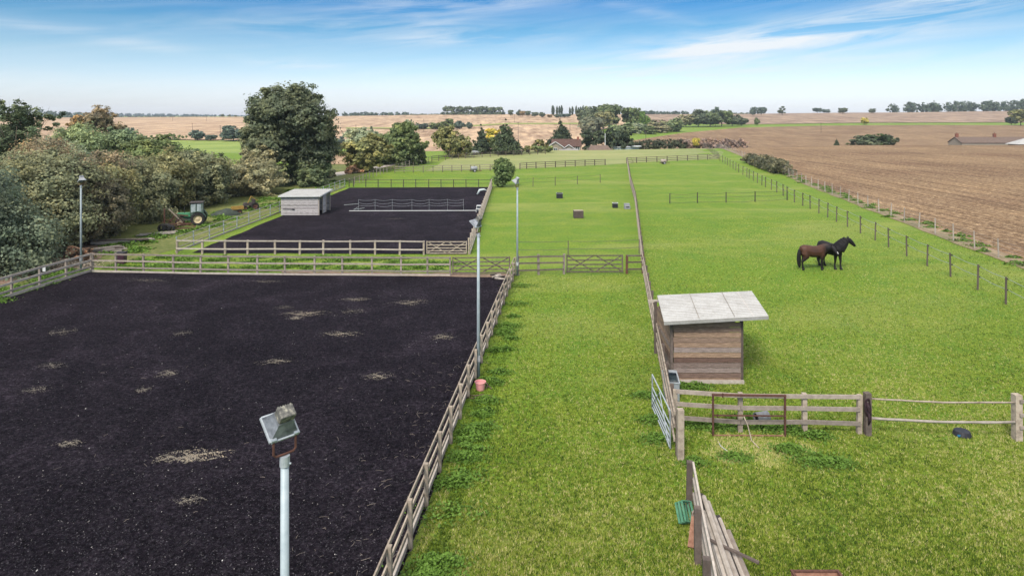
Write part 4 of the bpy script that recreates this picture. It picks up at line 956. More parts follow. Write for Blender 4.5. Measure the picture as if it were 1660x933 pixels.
wood('distant_wood', 'long low wood on the skyline left of the plantation', 556, 655, 950, 180.5, 181, 'blue', 4500, .8, hvar=.4)
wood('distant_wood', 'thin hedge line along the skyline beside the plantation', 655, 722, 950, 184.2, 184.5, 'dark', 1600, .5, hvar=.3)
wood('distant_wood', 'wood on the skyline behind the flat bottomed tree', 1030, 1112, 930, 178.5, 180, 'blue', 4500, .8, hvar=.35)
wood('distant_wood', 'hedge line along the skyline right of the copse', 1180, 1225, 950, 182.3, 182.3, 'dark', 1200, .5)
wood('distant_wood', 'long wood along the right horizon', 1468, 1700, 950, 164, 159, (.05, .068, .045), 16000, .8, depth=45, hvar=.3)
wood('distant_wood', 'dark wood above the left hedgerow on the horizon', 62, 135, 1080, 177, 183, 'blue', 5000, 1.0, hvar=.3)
wood('distant_wood', 'hazy blue wooded skyline on the left', 60, 300, 2300, 181.5, 184.5, (.05, .075, .085), 12000, 2.0, depth=120, hvar=.35)  # distance haze put into the leaf colour as blue, here and below
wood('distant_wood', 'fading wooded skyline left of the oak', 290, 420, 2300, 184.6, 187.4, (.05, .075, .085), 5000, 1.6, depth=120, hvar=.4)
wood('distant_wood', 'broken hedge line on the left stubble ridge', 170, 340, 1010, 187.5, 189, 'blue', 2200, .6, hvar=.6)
for i, px in enumerate((361, 372, 382)): tree(('taller left', 'middle', 'small right')[i] + ' one of three tiny trees on the left skyline', px, 960, (185, 185.5, 186.5)[i], 4.5, 'round', 'dark', near=False, group='three tiny skyline trees')
# hedges close to the paddocks
def hedge(label, a, b, w, h0, h1, col, n, leaf, name='hedge', cat='hedge', wav=.25):
    g = np.random.default_rng(int(a.x * 10) % 1000); o = a.copy(); L = []; m = MB(); Ln = (b-a).length; k = int(Ln / (h0*.45)) + 1; d = (b-a).normalized()
    for i in range(k + 1):
        t = i / k; p = a.lerp(b, t); hh = (h0 + (h1-h0)*t) * g.uniform(1-wav, 1); z = hgt(p.x, p.y)
        L.append((p.x-o.x + g.uniform(-.1, .1)*w, p.y-o.y + g.uniform(-.2, .2)*w, z-o.z + hh*.55, w*.5, w*.5, hh*.5)); L.append((p.x-o.x, p.y-o.y, z-o.z + hh*.25, w*.5, w*.5, hh*.3))
        m.tube([(p.x-o.x, p.y-o.y, z-o.z-.2), (p.x-o.x + .1, p.y-o.y, z-o.z + hh*.7)], [.06, .02], 5)
    V, Fc, tone = foliage(L, n, leaf, k, clump=.4, per=30, spiky=.3); V[:, 2] = np.maximum(V[:, 2], V[:, 2]*.1)
    t = thing(name, label, cat, o); link('crown', npmesh('crown', V, Fc, tone, M['leaf']), t, color=tuple(min(.6, q * LEAF_K) for q in (GREEN[col] if isinstance(col, str) else col))); m.build('trunk', M['bark'], t)
hedge('dark green left half of the boundary hedge at the far end', at(1036, 212), at(1105, 212), 3.0, 3.4, 3.4, (.05, .055, .035), 8000, .22)
hedge('brown purple right half of the boundary hedge at the far end', at(1107, 213), at(1204, 216), 3.0, 3.5, 3.3, 'purple', 10000, .22)
hedge('green trimmed hedge left of the boundary hedge', at(1012, 222), at(1036, 220), 2.5, 2.4, 2.4, 'conifer', 2500, .22)
hedge('long untrimmed bush hedge on the wire fence line', Vector((48.6, 133, 0)), Vector((44.0, 106, 0)), 3.4, 1.7, 2.5, (.10, .095, .06), 16000, .16, wav=.15)
hedge('low hedge crossing behind the green pasture', at(190, 325), at(300, 325), 4, 3.2, 3.2, 'mid', 3000, .4)
hedge('trimmed hedge block right of the oak', at(538, 300), at(556, 300), 3, 4, 4, 'blue', 1500, .4)
tree('golden bush growing in the boundary hedge', 1129, 211, 224, 12, 'round', 'yellow', near=False, name='bush', cat='bush')
tree('russet dead bush at the hedgerow foot by the light pole', 128, 42.5, 400, 40, 'shrub', (.25, .155, .11), leaf=.07, n=5000, name='bush', cat='bush', twigs=2)
tree('small russet shrub below the olive gold tree', 572, 108, 268, 28, 'shrub', (.20, .12, .08), leaf=.15, n=2500, name='bush', cat='bush')

# ------------------------------------------------------------------ grass, weeds, straw, rubber crumb
def poly_mask(poly, x, y):
    c = np.zeros(len(x), bool); n = len(poly)
    for i in range(n):
        x1, y1 = poly[i]; x2, y2 = poly[(i+1) % n]
        with np.errstate(divide='ignore', invalid='ignore'):
            c ^= ((y1 > y) != (y2 > y)) & (x < (x2-x1)*(y-y1)/(y2-y1) + x1)
    return c
def vnoise(x, y, s, seed=0):
    g = np.random.default_rng(seed); T = g.random((64, 64)); x = x/s; y = y/s; i = np.floor(x).astype(int); j = np.floor(y).astype(int); fx = x-i; fy = y-j; fx = fx*fx*(3-2*fx); fy = fy*fy*(3-2*fy)
    q = lambda a, b: T[(a) % 64, (b) % 64]
    return (q(i, j)*(1-fx) + q(i+1, j)*fx)*(1-fy) + (q(i, j+1)*(1-fx) + q(i+1, j+1)*fx)*fy
def blades(name, label, x, y, hmin, hmax, wd, tone, mat, cat, spread=.05, per=3, lean=.5):
    g = np.random.default_rng(len(x)); n = len(x)
    bx = np.repeat(x, per) + g.normal(0, spread, n*per); by = np.repeat(y, per) + g.normal(0, spread, n*per); tn = np.repeat(tone, per) + g.normal(0, .13, n*per)
    N = n*per; h = g.uniform(hmin, hmax, N); a = g.uniform(0, 6.283, N); w = wd * g.uniform(.6, 1.4, N)
    ca, sa = np.cos(a), np.sin(a); ln = g.uniform(.1, 1, N) * lean * h; la = g.uniform(0, 6.283, N)
    z0 = np.full(N, -.005)
    V = np.stack([np.stack([bx - ca*w, by - sa*w, z0], 1), np.stack([bx + ca*w, by + sa*w, z0], 1), np.stack([bx + np.cos(la)*ln, by + np.sin(la)*ln, h], 1)], 1).reshape(-1, 3)
    o = link(name, npmesh(name, V, np.arange(3*N).reshape(N, 3), np.clip(tn, 0, 1), mat)); tag(o, label, cat, kind='stuff'); return o
g = np.random.default_rng(3)
STRIP = [(-3.3, 4.5), (-2.1, 14.2), (-1.28, 22.9), (.32, 38.8), (7.8, 39.4), (12.0, 64), (30, 64), (34.5, 50), (31.5, 38), (30, 28), (28.5, 15), (27, 5)]
N = 420000
u = g.random(N); y = 1 / (1/9.5 - u * (1/9.5 - 1/62)); x = g.uniform(-.35, 1.25, N) * y
keep = poly_mask(STRIP, x, y); x, y = x[keep], y[keep]
tn = .50 + .18 * (vnoise(x, y, .5, 1) - .5) + .28 * (vnoise(x, y, 2.6, 2) - .5) + .35 * (vnoise(x, y, .10, 3) - .5) + .22 * (vnoise(x, y, 7, 4) - .5) + g.normal(0, .26, len(x))
lush = (np.abs(x - (-2.1 + .0985*(y-14.2)) - .5) < .55 * vnoise(x, y*1.0, 1.4, 9) + .1) & (y < 30)
tn = np.where(lush, tn * .4, tn)
d2 = (x - 7.0)**2 / 2.6 + (y - 18.6)**2 / .8; tn = np.where(d2 < 1.0 * vnoise(x, y, .5, 12) * 1.6, .93, tn)
blades('pasture_grass', 'short pasture grass of the strip and the right paddock', x, y, .02, .07, .011, tn, M['blade'], 'grass', .022, 3, .8)
# weeds hugging the fences
def weeds(name, label, pts, n, hmin, hmax, size, seed=1, mat='weed'):
    g = np.random.default_rng(seed); P = np.array(pts, float); k = g.integers(0, len(P), n); r = P[k, 2] * np.sqrt(g.random(n)) * (1 + .35 * g.normal(size=n)); a = g.random(n) * 6.283
    x = P[k, 0] + r*np.cos(a)*1.4; y = P[k, 1] + r*np.sin(a)*.8; fall = np.clip(1 - (r / P[k, 2])**2, 0, 1) * vnoise(x, y, .22, seed); z = g.random(n) * (hmin + (hmax-hmin)*fall) + .01
    nr = unit_dirs(g, n) * .7; nr[:, 2] += .8; nr /= np.linalg.norm(nr, axis=1)[:, None]
    V, Fc = leaf_quads(g, np.stack([x, y, z], 1), nr, size); tone = np.clip(.35 + .4 * fall * g.random(n) + g.normal(0, .15, n), 0, 1)
    o = link(name, npmesh(name, V, Fc, tone, M[mat])); tag(o, label, 'weeds', kind='stuff'); return o
W1 = []
for i in range(46):
    yy = rnd.uniform(9, 31); W1.append((-2.1 + .0985*(yy-14.2) + rnd.uniform(.15, .75), yy, rnd.uniform(.12, .42)))
for yy, r in ((15.6, .6), (17.2, .5), (18.6, .4), (12.8, .7), (13.8, .5), (21.8, .35), (10.9, .6), (36.5, .6), (33, .5)): W1.append((-2.1 + .0985*(yy-14.2) + .5, yy, r))
weeds('weed_growth', 'dark green weeds along the grass side of the near arena fence', W1, 26000, .05, .26, .035, 2)
W2 = [(gx, 40.6 + rnd.uniform(-.5, 3.4), rnd.uniform(.25, .8)) for gx in np.linspace(-25, -4, 60)] + [(gx, 40.2, rnd.uniform(.25, .6)) for gx in (-23.4, -20.2, -15, -12.6, -11.5, -7.2, -6.8)]
weeds('weed_growth', 'tufts of weeds between the two arenas', W2, 26000, .05, .32, .05, 3)
W3 = [(-26.9 + rnd.uniform(-.7, .4), yy, rnd.uniform(.2, .6)) for yy in np.linspace(31, 40, 22)]
weeds('weed_growth', 'weeds outside the left fence of the near arena', W3, 9000, .05, .35, .05, 4)
W4 = [(5.9, 23.0, .35), (6.4, 22.9, .4), (5.6, 20.1, .4), (6.2, 20.0, .4), (6.6, 19.9, .3), (7.6, 20.0, .45), (8.1, 19.9, .4), (8.5, 19.7, .25), (9.0, 19.4, .35), (4.3, 19.2, .4), (4.4, 20.4, .35), (4.6, 22.2, .4), (8.4, 18.0, .55), (8.8, 17.9, .4), (7.9, 18.6, .35), (6.2, 18.2, .3), (5.0, 17.9, .25), (7.3, 20.6, .3)]
weeds('weed_growth', 'clumps of dark weeds around the near cross fence', W4, 15000, .04, .24, .035, 5)
W5 = [(-27.8 + rnd.uniform(-2, 1.5) + .05*(yy-44), yy, rnd.uniform(.4, 1.1)) for yy in np.linspace(44, 95, 60)]
weeds('weed_growth', 'rank grass and weeds on the verge below the hedgerow', W5, 16000, .05, .35, .09, 6)
W6 = [(x + rnd.uniform(-.2, 1.8), y, rnd.uniform(.25, .7)) for x, y in along(IP, 2.0) for _ in (0,) if y < 110]
weeds('weed_growth', 'dry grass and weeds along the edge of the cultivated field', W6, 12000, .05, .4, .07, 7)
def litter_line(a, b, n, w, seed): 
    g = np.random.default_rng(seed); t = g.random(n); return a[0] + (b[0]-a[0])*t + g.normal(0, w, n), a[1] + (b[1]-a[1])*t + g.normal(0, w, n)
# rubber crumb
N = 90000; u = g.random(N); y = 1 / (1/8.5 - u*(1/8.5 - 1/39)); x = g.uniform(-.80, .12, N) * y; keep = poly_mask([(-25.5, 39.5), (0, 38.5), (-2.9, 5.5), (-29, 5.5)], x, y); x, y = x[keep], y[keep]; n = len(x)
nr = unit_dirs(g, n); nr[:, 2] = np.abs(nr[:, 2]) + .8; nr /= np.linalg.norm(nr, axis=1)[:, None]
V, Fc = leaf_quads(g, np.stack([x, y, np.full(n, .032)], 1), nr, .017, .6); tone = g.random(n) * .90; wh = g.random(n) < .003; tone[wh] = 1; tone[~wh & (g.random(n) < .02)] = .95
tag(link('rubber_crumb', npmesh('rubber_crumb', V, Fc, tone, M['chip'])), 'loose rubber crumb strewn over the near arena', 'rubber crumb', kind='stuff')
# pale fibres
m = MB()
for i in range(300):
    yy = rnd.uniform(9, 26); side = rnd.random() < .75; xx = (-2.1 + .0985*(yy-14.2)) - abs(rnd.gauss(0, 1.4)) - .2 if side else rnd.uniform(-.7, 0) * yy
    a = rnd.uniform(0, 6.28); l = rnd.uniform(.05, .22); p = Vector((xx, yy, .035)); d = Vector((math.cos(a), math.sin(a), 0)) * l; e = Vector((-d.y, d.x, 0)) * rnd.uniform(-.5, .5)
    m.tube([p, p + d*.5 + e*.5 + Vector((0, 0, .01)), p + d + e*1.4], .0028, 3)
tag(m.build('fibre_strands', M['wood_grey']), 'pale stalks and fibres scattered on the near arena', 'stalks', kind='stuff')
# straw and sand patches where muck was lifted
PATCH = [(495, 509, 24, 3, 1.0), (480, 516, 8, 2, .8), (575, 486, 16, 2, .8), (665, 491, 20, 3, .75), (552, 542, 22, 3, .8), (448, 587, 18, 3, .6), (612, 611, 14, 4, .75), (272, 606, 12, 4, .6), (100, 539, 16, 4, .5), (325, 738, 34, 7, 1.0), (272, 744, 16, 5, .7), (305, 745, 10, 4, 1.0), (113, 720, 12, 4, .6), (718, 547, 14, 3, .7), (572, 505, 14, 3, .4), (460, 499, 12, 2, .3), (57, 633, 14, 4, .35), (85, 593, 16, 4, .35), (232, 633, 8, 3, .4), (308, 812, 18, 5, .4), (295, 541, 12, 3, .3), (432, 457, 16, 1.5, .5), (240, 455, 30, 2, .35), (640, 355, 14, 1, .3)]
px_, py_, pt_ = [], [], []
for (cx, cy, w, h, s) in PATCH:
    c = G(cx, cy); a_ = c.y / F; rx = w * a_; ry = h * a_ * (c.y / CAM_H); k = int(1200 * s * max(rx*ry, .12) / .12 * .35) + 160; k = min(k, 3600)
    ang = rnd.uniform(-.4, .4); q = g.normal(0, .62, (k, 2)); q += .45 * np.sin(q[:, ::-1] * 4 + cx)
    px_.append(c.x + q[:, 0]*rx*math.cos(ang) - q[:, 1]*ry*math.sin(ang)); py_.append(c.y + q[:, 0]*rx*math.sin(ang)*.6 + q[:, 1]*ry); pt_.append(np.clip(s * .64 + g.normal(0, .2, k) - .15*np.hypot(q[:, 0], q[:, 1]), 0, 1))
px_ = np.concatenate(px_); py_ = np.concatenate(py_); pt_ = np.concatenate(pt_); n = len(px_)
nr = unit_dirs(g, n) * .35; nr[:, 2] = 1; nr /= np.linalg.norm(nr, axis=1)[:, None]
V, Fc = leaf_quads(g, np.stack([px_, py_, g.uniform(.034, .046, n)], 1), nr, .020, .5)
tag(link('straw_scatter', npmesh('straw_scatter', V, Fc, pt_, M['straw'])), 'scattered patches of straw and sand lying on the arenas', 'straw', kind='stuff')

# ------------------------------------------------------------------ horses
def bake_union(name, chains, mat, voxel=.022, smooth=6):
    m = MB()
    for pts, rad in chains: m.tube(pts, rad, 12)
    me = m.mesh(name, mat); o = bpy.data.objects.new('tmp', me); COL.objects.link(o)
    r = o.modifiers.new('r', 'REMESH'); r.mode = 'VOXEL'; r.voxel_size = voxel
    s = o.modifiers.new('s', 'SMOOTH'); s.factor = .6; s.iterations = smooth
    dg = bpy.context.evaluated_depsgraph_get(); out = bpy.data.meshes.new_from_object(o.evaluated_get(dg)); out.name = name
    bpy.data.objects.remove(o); out.materials.clear(); out.materials.append(mat); out.shade_smooth(); return out
def horse(label, x, y, ang, sc, coat, dark, neck, head, blaze=False, feather=False, legs=(0, 0, 0, 0)):
    t = thing('horse', label, 'horse', (x, y, 0), ang, scale=(sc, sc, sc))
    V = Vector; k = 1.35 if feather else 1.0
    ch = [([(-.86, 0, 1.16), (-.78, 0, 1.19), (-.62, 0, 1.20), (-.38, 0, 1.16), (-.1, 0, 1.09), (.2, 0, 1.09), (.42, 0, 1.15), (.58, 0, 1.18), (.70, 0, 1.17)],
           [(.08, .12), (.22, .24), (.30, .31), (.31, .33), (.33, .35), (.31, .355), (.27, .35), (.22, .31), (.13, .20)]),
          ([(-.2, 0, 1.36), (.2, 0, 1.36), (.40, 0, 1.44), (.52, 0, 1.40)], [(.08, .06), (.08, .06), (.07, .08), (.06, .08)])]
    ch.append((neck, [(a_*(1.12 if feather else 1), b_*(1.18 if feather else 1)) for a_, b_ in [(.18, .31), (.15, .27), (.125, .215), (.11, .16)]][:len(neck)]))
    ch.append((head, [(.09, .13), (.10, .15), (.085, .125), (.07, .088), (.07, .075), (.045, .045)]))
    h0, h1 = V(head[0]), V(head[-1]); hd = (h1 - h0).normalized(); sd = hd.cross(V((0, 0, 1))).normalized(); hu = sd.cross(hd)
    for a in (1, -1):
        b = h0 + hu * .08 + sd * .055 * a - hd*.01; ch.append(([b, b + hu*.10 + sd*.012*a, b + hu*.17 + sd*.01*a], [.03, .026, .008]))
        ch.append(([h0.lerp(h1, .34) + sd*.062*a + hu*.035, h0.lerp(h1, .40) + sd*.064*a + hu*.034], [.02, .02]))
    for a, (lf, lh) in ((1, (legs[0], legs[2])), (-1, (legs[1], legs[3]))):
        ch.append(([(.42, .13*a, 1.12), (.46, .15*a, .90), (.47 + lf*.5, .14*a, .70), (.49 + lf*.8, .135*a, .48), (.48 + lf, .13*a, .30), (.49 + lf, .13*a, .13), (.52 + lf, .13*a, .05), (.535 + lf, .13*a, .0)],
                   [(.13, .19), (.11, .15), (.078, .092), (.06, .064), (.042, .045), (.042*k, .045*k), (.05*k, .055*k), (.062, .068)]))
        ch.append(([(-.55, .12*a, 1.16), (-.56, .15*a, .95), (-.52 + lh*.3, .15*a, .80), (-.60 + lh*.6, .145*a, .64), (-.69 + lh, .14*a, .50), (-.67 + lh, .135*a, .32), (-.655 + lh, .13*a, .14), (-.62 + lh, .13*a, .05), (-.605 + lh, .13*a, .0)],
                   [(.18, .26), (.16, .25), (.125, .19), (.08, .105), (.055, .068), (.036, .040), (.045*k, .048*k), (.05*k, .056*k), (.062, .068)]))
    link('body', bake_union('body', ch, coat), t)
    # lower legs darker, hooves, tail, mane
    tl = [([(-.80, 0, 1.28), (-.88, 0, 1.20), (-.92, 0, .95), (-.91, .02, .6), (-.89, .02, .28), (-.88, .02, .14)], [(.04, .05), (.07, .08), (.11, .11), (.12, .13), (.09, .10), (.03, .03)])]
    link('tail', bake_union('tail', tl, dark, .02, 2), t)
    N = [V(p) for p in neck]; mn = []
    for q in range(7):
        u = q / 6 * (len(N)-1) * .98; i = min(int(u), len(N)-2); c = N[i].lerp(N[i+1], u-i); d = (N[i+1]-N[i]).normalized(); s = V((-d.y, d.x, 0)); s = s.normalized() if s.length > .1 else V((0, 1, 0)); up_ = V((-d.z * (d.x or .01), -d.z*d.y, d.x**2 + d.y**2)).normalized()
        r = (.32 if feather else .27) - .10 * (u / (len(N)-1)); top = c + up_*r*.95
        mn.append(([top + s*.02, top - s*.07 - up_*.07, c - s*.125 + up_*.02, c - s*.14 - V((0, 0, .16))], [(.05, .03), (.055, .035), (.06, .025), (.02, .012)]))
    fp = h0 + hu*.11; mn.append(([fp - hd*.03, fp + hd*.08, fp + hd*.18 - hu*.02], [(.05, .03), (.05, .025), (.015, .01)]))
    link('mane', bake_union('mane', mn, dark, .02, 2), t)
    for f, a in ((.535 + legs[0], 1), (.535 + legs[1], -1), (-.605 + legs[2], 1), (-.605 + legs[3], -1)):
        m = MB(); m.tube([(f - .005, .13*a, -.005), (f - .012, .13*a, .075)], [.070 if not feather else .085, .056 if not feather else .085], 10); m.build('hoof', M['horse_black'], t, smooth=True)
    for a in (1, -1):
        m = MB(); e = h0.lerp(h1, .37) + sd*.078*a + hu*.038; m.tube([e - sd*.012*a, e + sd*.012*a], [.017, .012], 8); m.build('eye', M['black'], t, smooth=True)
    if blaze:
        m = MB(); q0 = h0.lerp(h1, .50) + hu*.118; q1 = h0.lerp(h1, .93) + hu*.068; m.tube([q0, q0.lerp(q1, .5) + hu*.006, q1], [(.022, .02), (.04, .022), (.045, .025)], 8)
        m.build('blaze', M['horse_white'], t, smooth=True)
    return t
def m_bay():
    m, n, l = newmat('bay coat with black points')
    t = n.new('ShaderNodeTexCoord'); s = n.new('ShaderNodeSeparateXYZ'); l.new(t.outputs['Object'], s.inputs[0])
    pts = n.new('ShaderNodeMapRange'); l.new(s.outputs[2], pts.inputs[0]); pts.inputs[1].default_value = .62; pts.inputs[2].default_value = .88
    fr = n.new('ShaderNodeMapRange'); l.new(s.outputs[0], fr.inputs[0]); fr.inputs[1].default_value = .82; fr.inputs[2].default_value = .38
    q = n.new('ShaderNodeMath'); q.operation = 'MULTIPLY'; l.new(pts.outputs[0], q.inputs[0]); l.new(fr.outputs[0], q.inputs[1])
    f = noise(n, l, mapping(n, l), 2.2, 4, .5); c = ramp(n, l, f, [(.35, (.048, .020, .013)), (.7, (.088, .036, .021))])
    c = mix(n, l, q.outputs[0], (.010, .007, .008), c); return finish(m, n, l, c, .6, 0, None, spec=.25)
M['bay'] = m_bay()
bh = horse('dark bay brown horse with a white snip facing its black companion', 18.68, 40.45, R(2), 1.03, M['bay'], M['horse_black'],
      [(.50, 0, 1.20), (.72, -.03, 1.34), (.92, -.10, 1.38)], [(.95, -.12, 1.42), (1.03, -.22, 1.33), (1.11, -.32, 1.19), (1.18, -.40, 1.06), (1.21, -.44, .99), (1.225, -.455, .95)], blaze=True, legs=(.1, -.1, .05, -.1))
bk = horse('black horse standing behind the bay with its head raised to the right', 19.98, 40.95, R(-66), 1.08, M['horse_black'], M['horse_black'],
      [(.50, 0, 1.22), (.66, .07, 1.46), (.76, .18, 1.66), (.79, .27, 1.74)], [(.79, .28, 1.77), (.86, .41, 1.71), (.92, .55, 1.58), (.97, .67, 1.45), (.99, .72, 1.39), (1.0, .74, 1.36)], feather=True, legs=(.05, -.12, .08, -.06))

# ------------------------------------------------------------------ tractor and old machinery on the verge
def wheel(t, c, r, w, hub, axis=(0, 1, 0), rimr=.56, lugs=18):
    c = Vector(c); ax = Vector(axis); mrot = ax.to_track_quat('Z', 'Y').to_matrix()
    m = MB(); m.lathe([(r*.60, -w*.42), (r*.90, -w*.5), (r*.985, -w*.38), (r, 0), (r*.985, w*.38), (r*.90, w*.5), (r*.60, w*.42)], c, 28, mrot)
    for k in range(lugs):
        a = 2*math.pi*k/lugs
        for s in (-1, 1):
            p = mrot @ Vector((math.cos(a + s*.08)*r*1.0, math.sin(a + s*.08)*r*1.0, s*w*.24)) + c; m.box(p, (r*.07, w*.46, r*.08), mrot @ Matrix.Rotation(a, 3, 'Z') @ Matrix.Rotation(s*.5, 3, 'X') @ Matrix.Rotation(R(90), 3, 'X'))
    wp = MB(); 
    ty = m.build('wheel', M['rubber'], t)
    rm = MB(); rm.lathe([(0.001, -w*.18), (r*.22, -w*.2), (r*.30, -w*.05), (r*.5, -w*.12), (r*.62, -w*.43)], c, 24, mrot); rm.lathe([(0.001, w*.18), (r*.22, w*.2), (r*.30, w*.05), (r*.5, w*.12), (r*.62, w*.43)], c, 24, mrot)
    o = rm.build('rim', M[hub], ty, smooth=True); return ty
T = thing('tractor', 'green tractor with cab and cream rear wheel parked under the hedgerow', 'tractor', (-28.05, 57.1, 0), R(197), scale=(.86, .86, .86))
for s in (1, -1):
    wheel(T, (-.75, .66*s, .66), .66, .34, 'cream'); wheel(T, (.98, .58*s, .36), .36, .22, 'cream', lugs=12)
m = MB(); m.box((.62, 0, 1.02), (1.25, .52, .50), taper=.92); m.box((1.26, 0, .96), (.06, .46, .42)); m.build('bonnet', M['tractor'], T, bevel=.03)
m = MB()
for k in range(5): m.box((1.295, 0, .82 + k*.07), (.012, .38, .025))
m.box((.75, .265, .95), (.35, .012, .25)); m.box((.75, -.265, .95), (.35, .012, .25)); m.build('grille', M['black'], T)
m = MB(); m.box((.35, 0, .62), (1.9, .34, .32)); m.box((-.6, 0, .66), (.6, .5, .42)); m.box((.98, 0, .42), (.14, 1.0, .12)); m.cyl((-.75, -.6, .66), (-.75, .6, .66), .09); m.build('chassis', M['tractor_cab'], T)
for s in (1, -1):
    m = MB(); m.lathe([(.74, -.19), (.77, -.19), (.77, .19), (.74, .19)], (-.75, .66*s, .66), 28, Vector((0, 1, 0)).to_track_quat('Z', 'Y').to_matrix())
    keep_ = [f for f in m.f if sum(m.v[i][2] for i in f)/4 > .85 and sum(m.v[i][0] for i in f)/4 < -.35]; m.f = keep_; m.box((-.78, .56*s, 1.36), (1.0, .36, .05)); m.build('mudguard', M['tractor_cab'], T)
m = MB()
for q in ((-1.12, .48), (-1.12, -.48), (-.05, .44), (-.05, -.44), (-.58, .5), (-.58, -.5)): m.beam((q[0], q[1], 1.0), (q[0]*.94, q[1]*.94, 2.24), .07, .07, up=(1, 0, 0))
m.box((-.58, 0, 1.05), (1.1, .95, .35)); m.build('cab_frame', M['tractor_cab'], T)
m = MB(); m.box((-.56, 0, 2.28), (1.28, 1.12, .12)); m.build('cab_roof', M['wood_black'], T, bevel=.04)
for s in (1, -1):
    m = MB(); m.box((-.84, .475*s, 1.72), (.42, .012, .85)); m.box((-.30, .465*s, 1.72), (.42, .012, .85)); m.build('side_window', M['cabglass'], T)
m = MB(); m.box((-.05, 0, 1.75), (.012, .78, .85)); m.build('windscreen', M['cabglass'], T)
m = MB(); m.box((-1.09, 0, 1.75), (.012, .86, .85)); m.build('rear_window', M['cabglass'], T)
m = MB(); m.cyl((.55, .18, 1.2), (.55, .18, 1.85), .035); m.build('exhaust', M['black'], T)
for s in (1, -1):
    m = MB(); m.cyl((1.29, .17*s, 1.12), (1.31, .17*s, 1.12), .06); m.build('headlight', M['white'], T)
m = MB()
for s in (1, -1):
    m.beam((.15, .42*s, 1.0), (1.35, .42*s, 1.15), .07, .10); m.beam((1.35, .42*s, 1.15), (1.95, .42*s, .35), .07, .09); m.beam((.25, .42*s, .55), (1.2, .42*s, 1.0), .05, .05)
m.beam((1.95, -.5, .35), (1.95, .5, .35), .08, .08); m.build('loader_arm', M['rust'], T)
def local_thing(name, label, cat, px, py, ang, sc=1.0): 
    p = G(px, py); return thing(name, label, cat, p, ang, scale=(sc, sc, sc))
t = local_thing('farm_implement', 'tangle of rusty red implement frame in front of the tractor', 'farm implement', 284, 372, R(20))
m = MB(); m.beam((-1.0, 0, .5), (1.3, 0, .45), .08, .08); m.beam((-.6, -.5, .3), (.9, .6, .3), .07, .07); m.beam((.2, -.6, .2), (1.9, -.5, .1), .06, .06); m.beam((.2, .6, .5), (1.7, -.2, .15), .06, .06); m.build('frame', M['rust'], t)
m = MB(); m.beam((-.8, 0, 0), (-.8, 0, 1.8), .10, .10, up=(1, 0, 0)); m.build('mast', M['rust'], t)
m = MB(); m.beam((-.5, .1, 1.75), (.55, .05, .55), .07, .08); m.build('arm', M['wood'], t)
for k, (a, b) in enumerate(((-.6, -.1), (-.15, .15), (.3, -.1))):
    m = MB(); m.tube([(a + .42*math.cos(q), b + .42*math.sin(q)*.25, .45 + .42*math.sin(q)) for q in [i*math.pi/6 for i in range(13)]], .02, 5)
    for i in range(12): m.tube([(a, b, .45), (a + .47*math.cos(i*math.pi/6), b + .1*math.sin(i*math.pi/6), .45 + .47*math.sin(i*math.pi/6))], .008, 4)
    m.build('rake_wheel', M['rust'], t)
t = local_thing('scrap_tyres', 'dark scrap tyres and drum left of the rusty implement', 'scrap', 270, 377, R(15))
for k, (a, b, z, r) in enumerate(((0, 0, .38, .38), (-.35, .15, .36, .36), (.3, .1, .30, .3))):
    m = MB(); m.lathe([(r*.55, -.1), (r*.95, -.13), (r, 0), (r*.95, .13), (r*.55, .1)], (a, b, z), 20, Vector((.3, 1, .1)).normalized().to_track_quat('Z', 'Y').to_matrix()); m.build('tyre', M['rubber'], t, smooth=True)
t = local_thing('tipping_trailer', 'worn yellow farm trailer under the hedgerow', 'trailer', 385, 347, R(35), .68)
m = MB(); m.box((0, 0, .72), (1.5, .9, .06)); 
for s in (1, -1): m.box((0, .45*s, .92), (1.5, .04, .38))
for s in (1, -1): m.box((.75*s, 0, .92), (.04, .9, .38))
m.build('body', M['yellow'], t)
m = MB(); m.beam((-.7, 0, .6), (-1.9, -.05, .2), .08, .08); m.box((0, 0, .62), (1.3, .5, .1)); m.build('drawbar', M['yellow'], t)
for s in (1, -1): wheel(t, (.15, .52*s, .36), .36, .2, 'rust', lugs=10)
t = local_thing('small_tractor', 'dark small tractor with raised yellow arm beyond the trailer', 'tractor', 405, 340, R(215), .8)
m = MB(); m.box((.1, 0, .75), (1.5, .5, .42), taper=.85); m.box((-.45, 0, 1.1), (.4, .5, .5)); m.build('body', M['wood_black'], t, bevel=.04)
for s in (1, -1): wheel(t, (-.5, .5*s, .48), .48, .26, 'rust', lugs=12); wheel(t, (.65, .42*s, .3), .3, .18, 'rust', lugs=10)
m = MB(); m.beam((.3, .2, .9), (-.1, .2, 1.75), .09, .09, up=(0, 1, 0)); m.beam((-.1, .2, 1.75), (-.9, .2, 1.1), .07, .07, up=(0, 1, 0)); m.build('arm', M['yellow'], t)
t = local_thing('tarpaulin_heap', 'dark green sheeted heap between the tractor and the yellow trailer', 'covered heap', 366, 349, R(18))
m = MB(); g2 = random.Random(4); pr = []
for i in range(13):
    u = i / 12; w = .75 * math.sin(math.pi * min(.96, max(.06, u))) ** .5; pr.append(((u - .5) * 2.6, w, .62 * math.sin(math.pi * min(.97, max(.05, u))) ** .6 + g2.uniform(-.04, .04)))
vs = []; 
for (x, w, z) in pr:
    for k in range(11): a = math.pi * k / 10; vs.append((x, math.cos(a)*w + g2.uniform(-.03, .03), max(0, math.sin(a)) ** .8 * z + (g2.uniform(-.03, .03) if 0 < k < 10 else -.02)))
m.add(vs, [(i*11+k, i*11+k+1, (i+1)*11+k+1, (i+1)*11+k) for i in range(12) for k in range(10)]); m.build('sheet', M['darkgreen'], t, smooth=True)
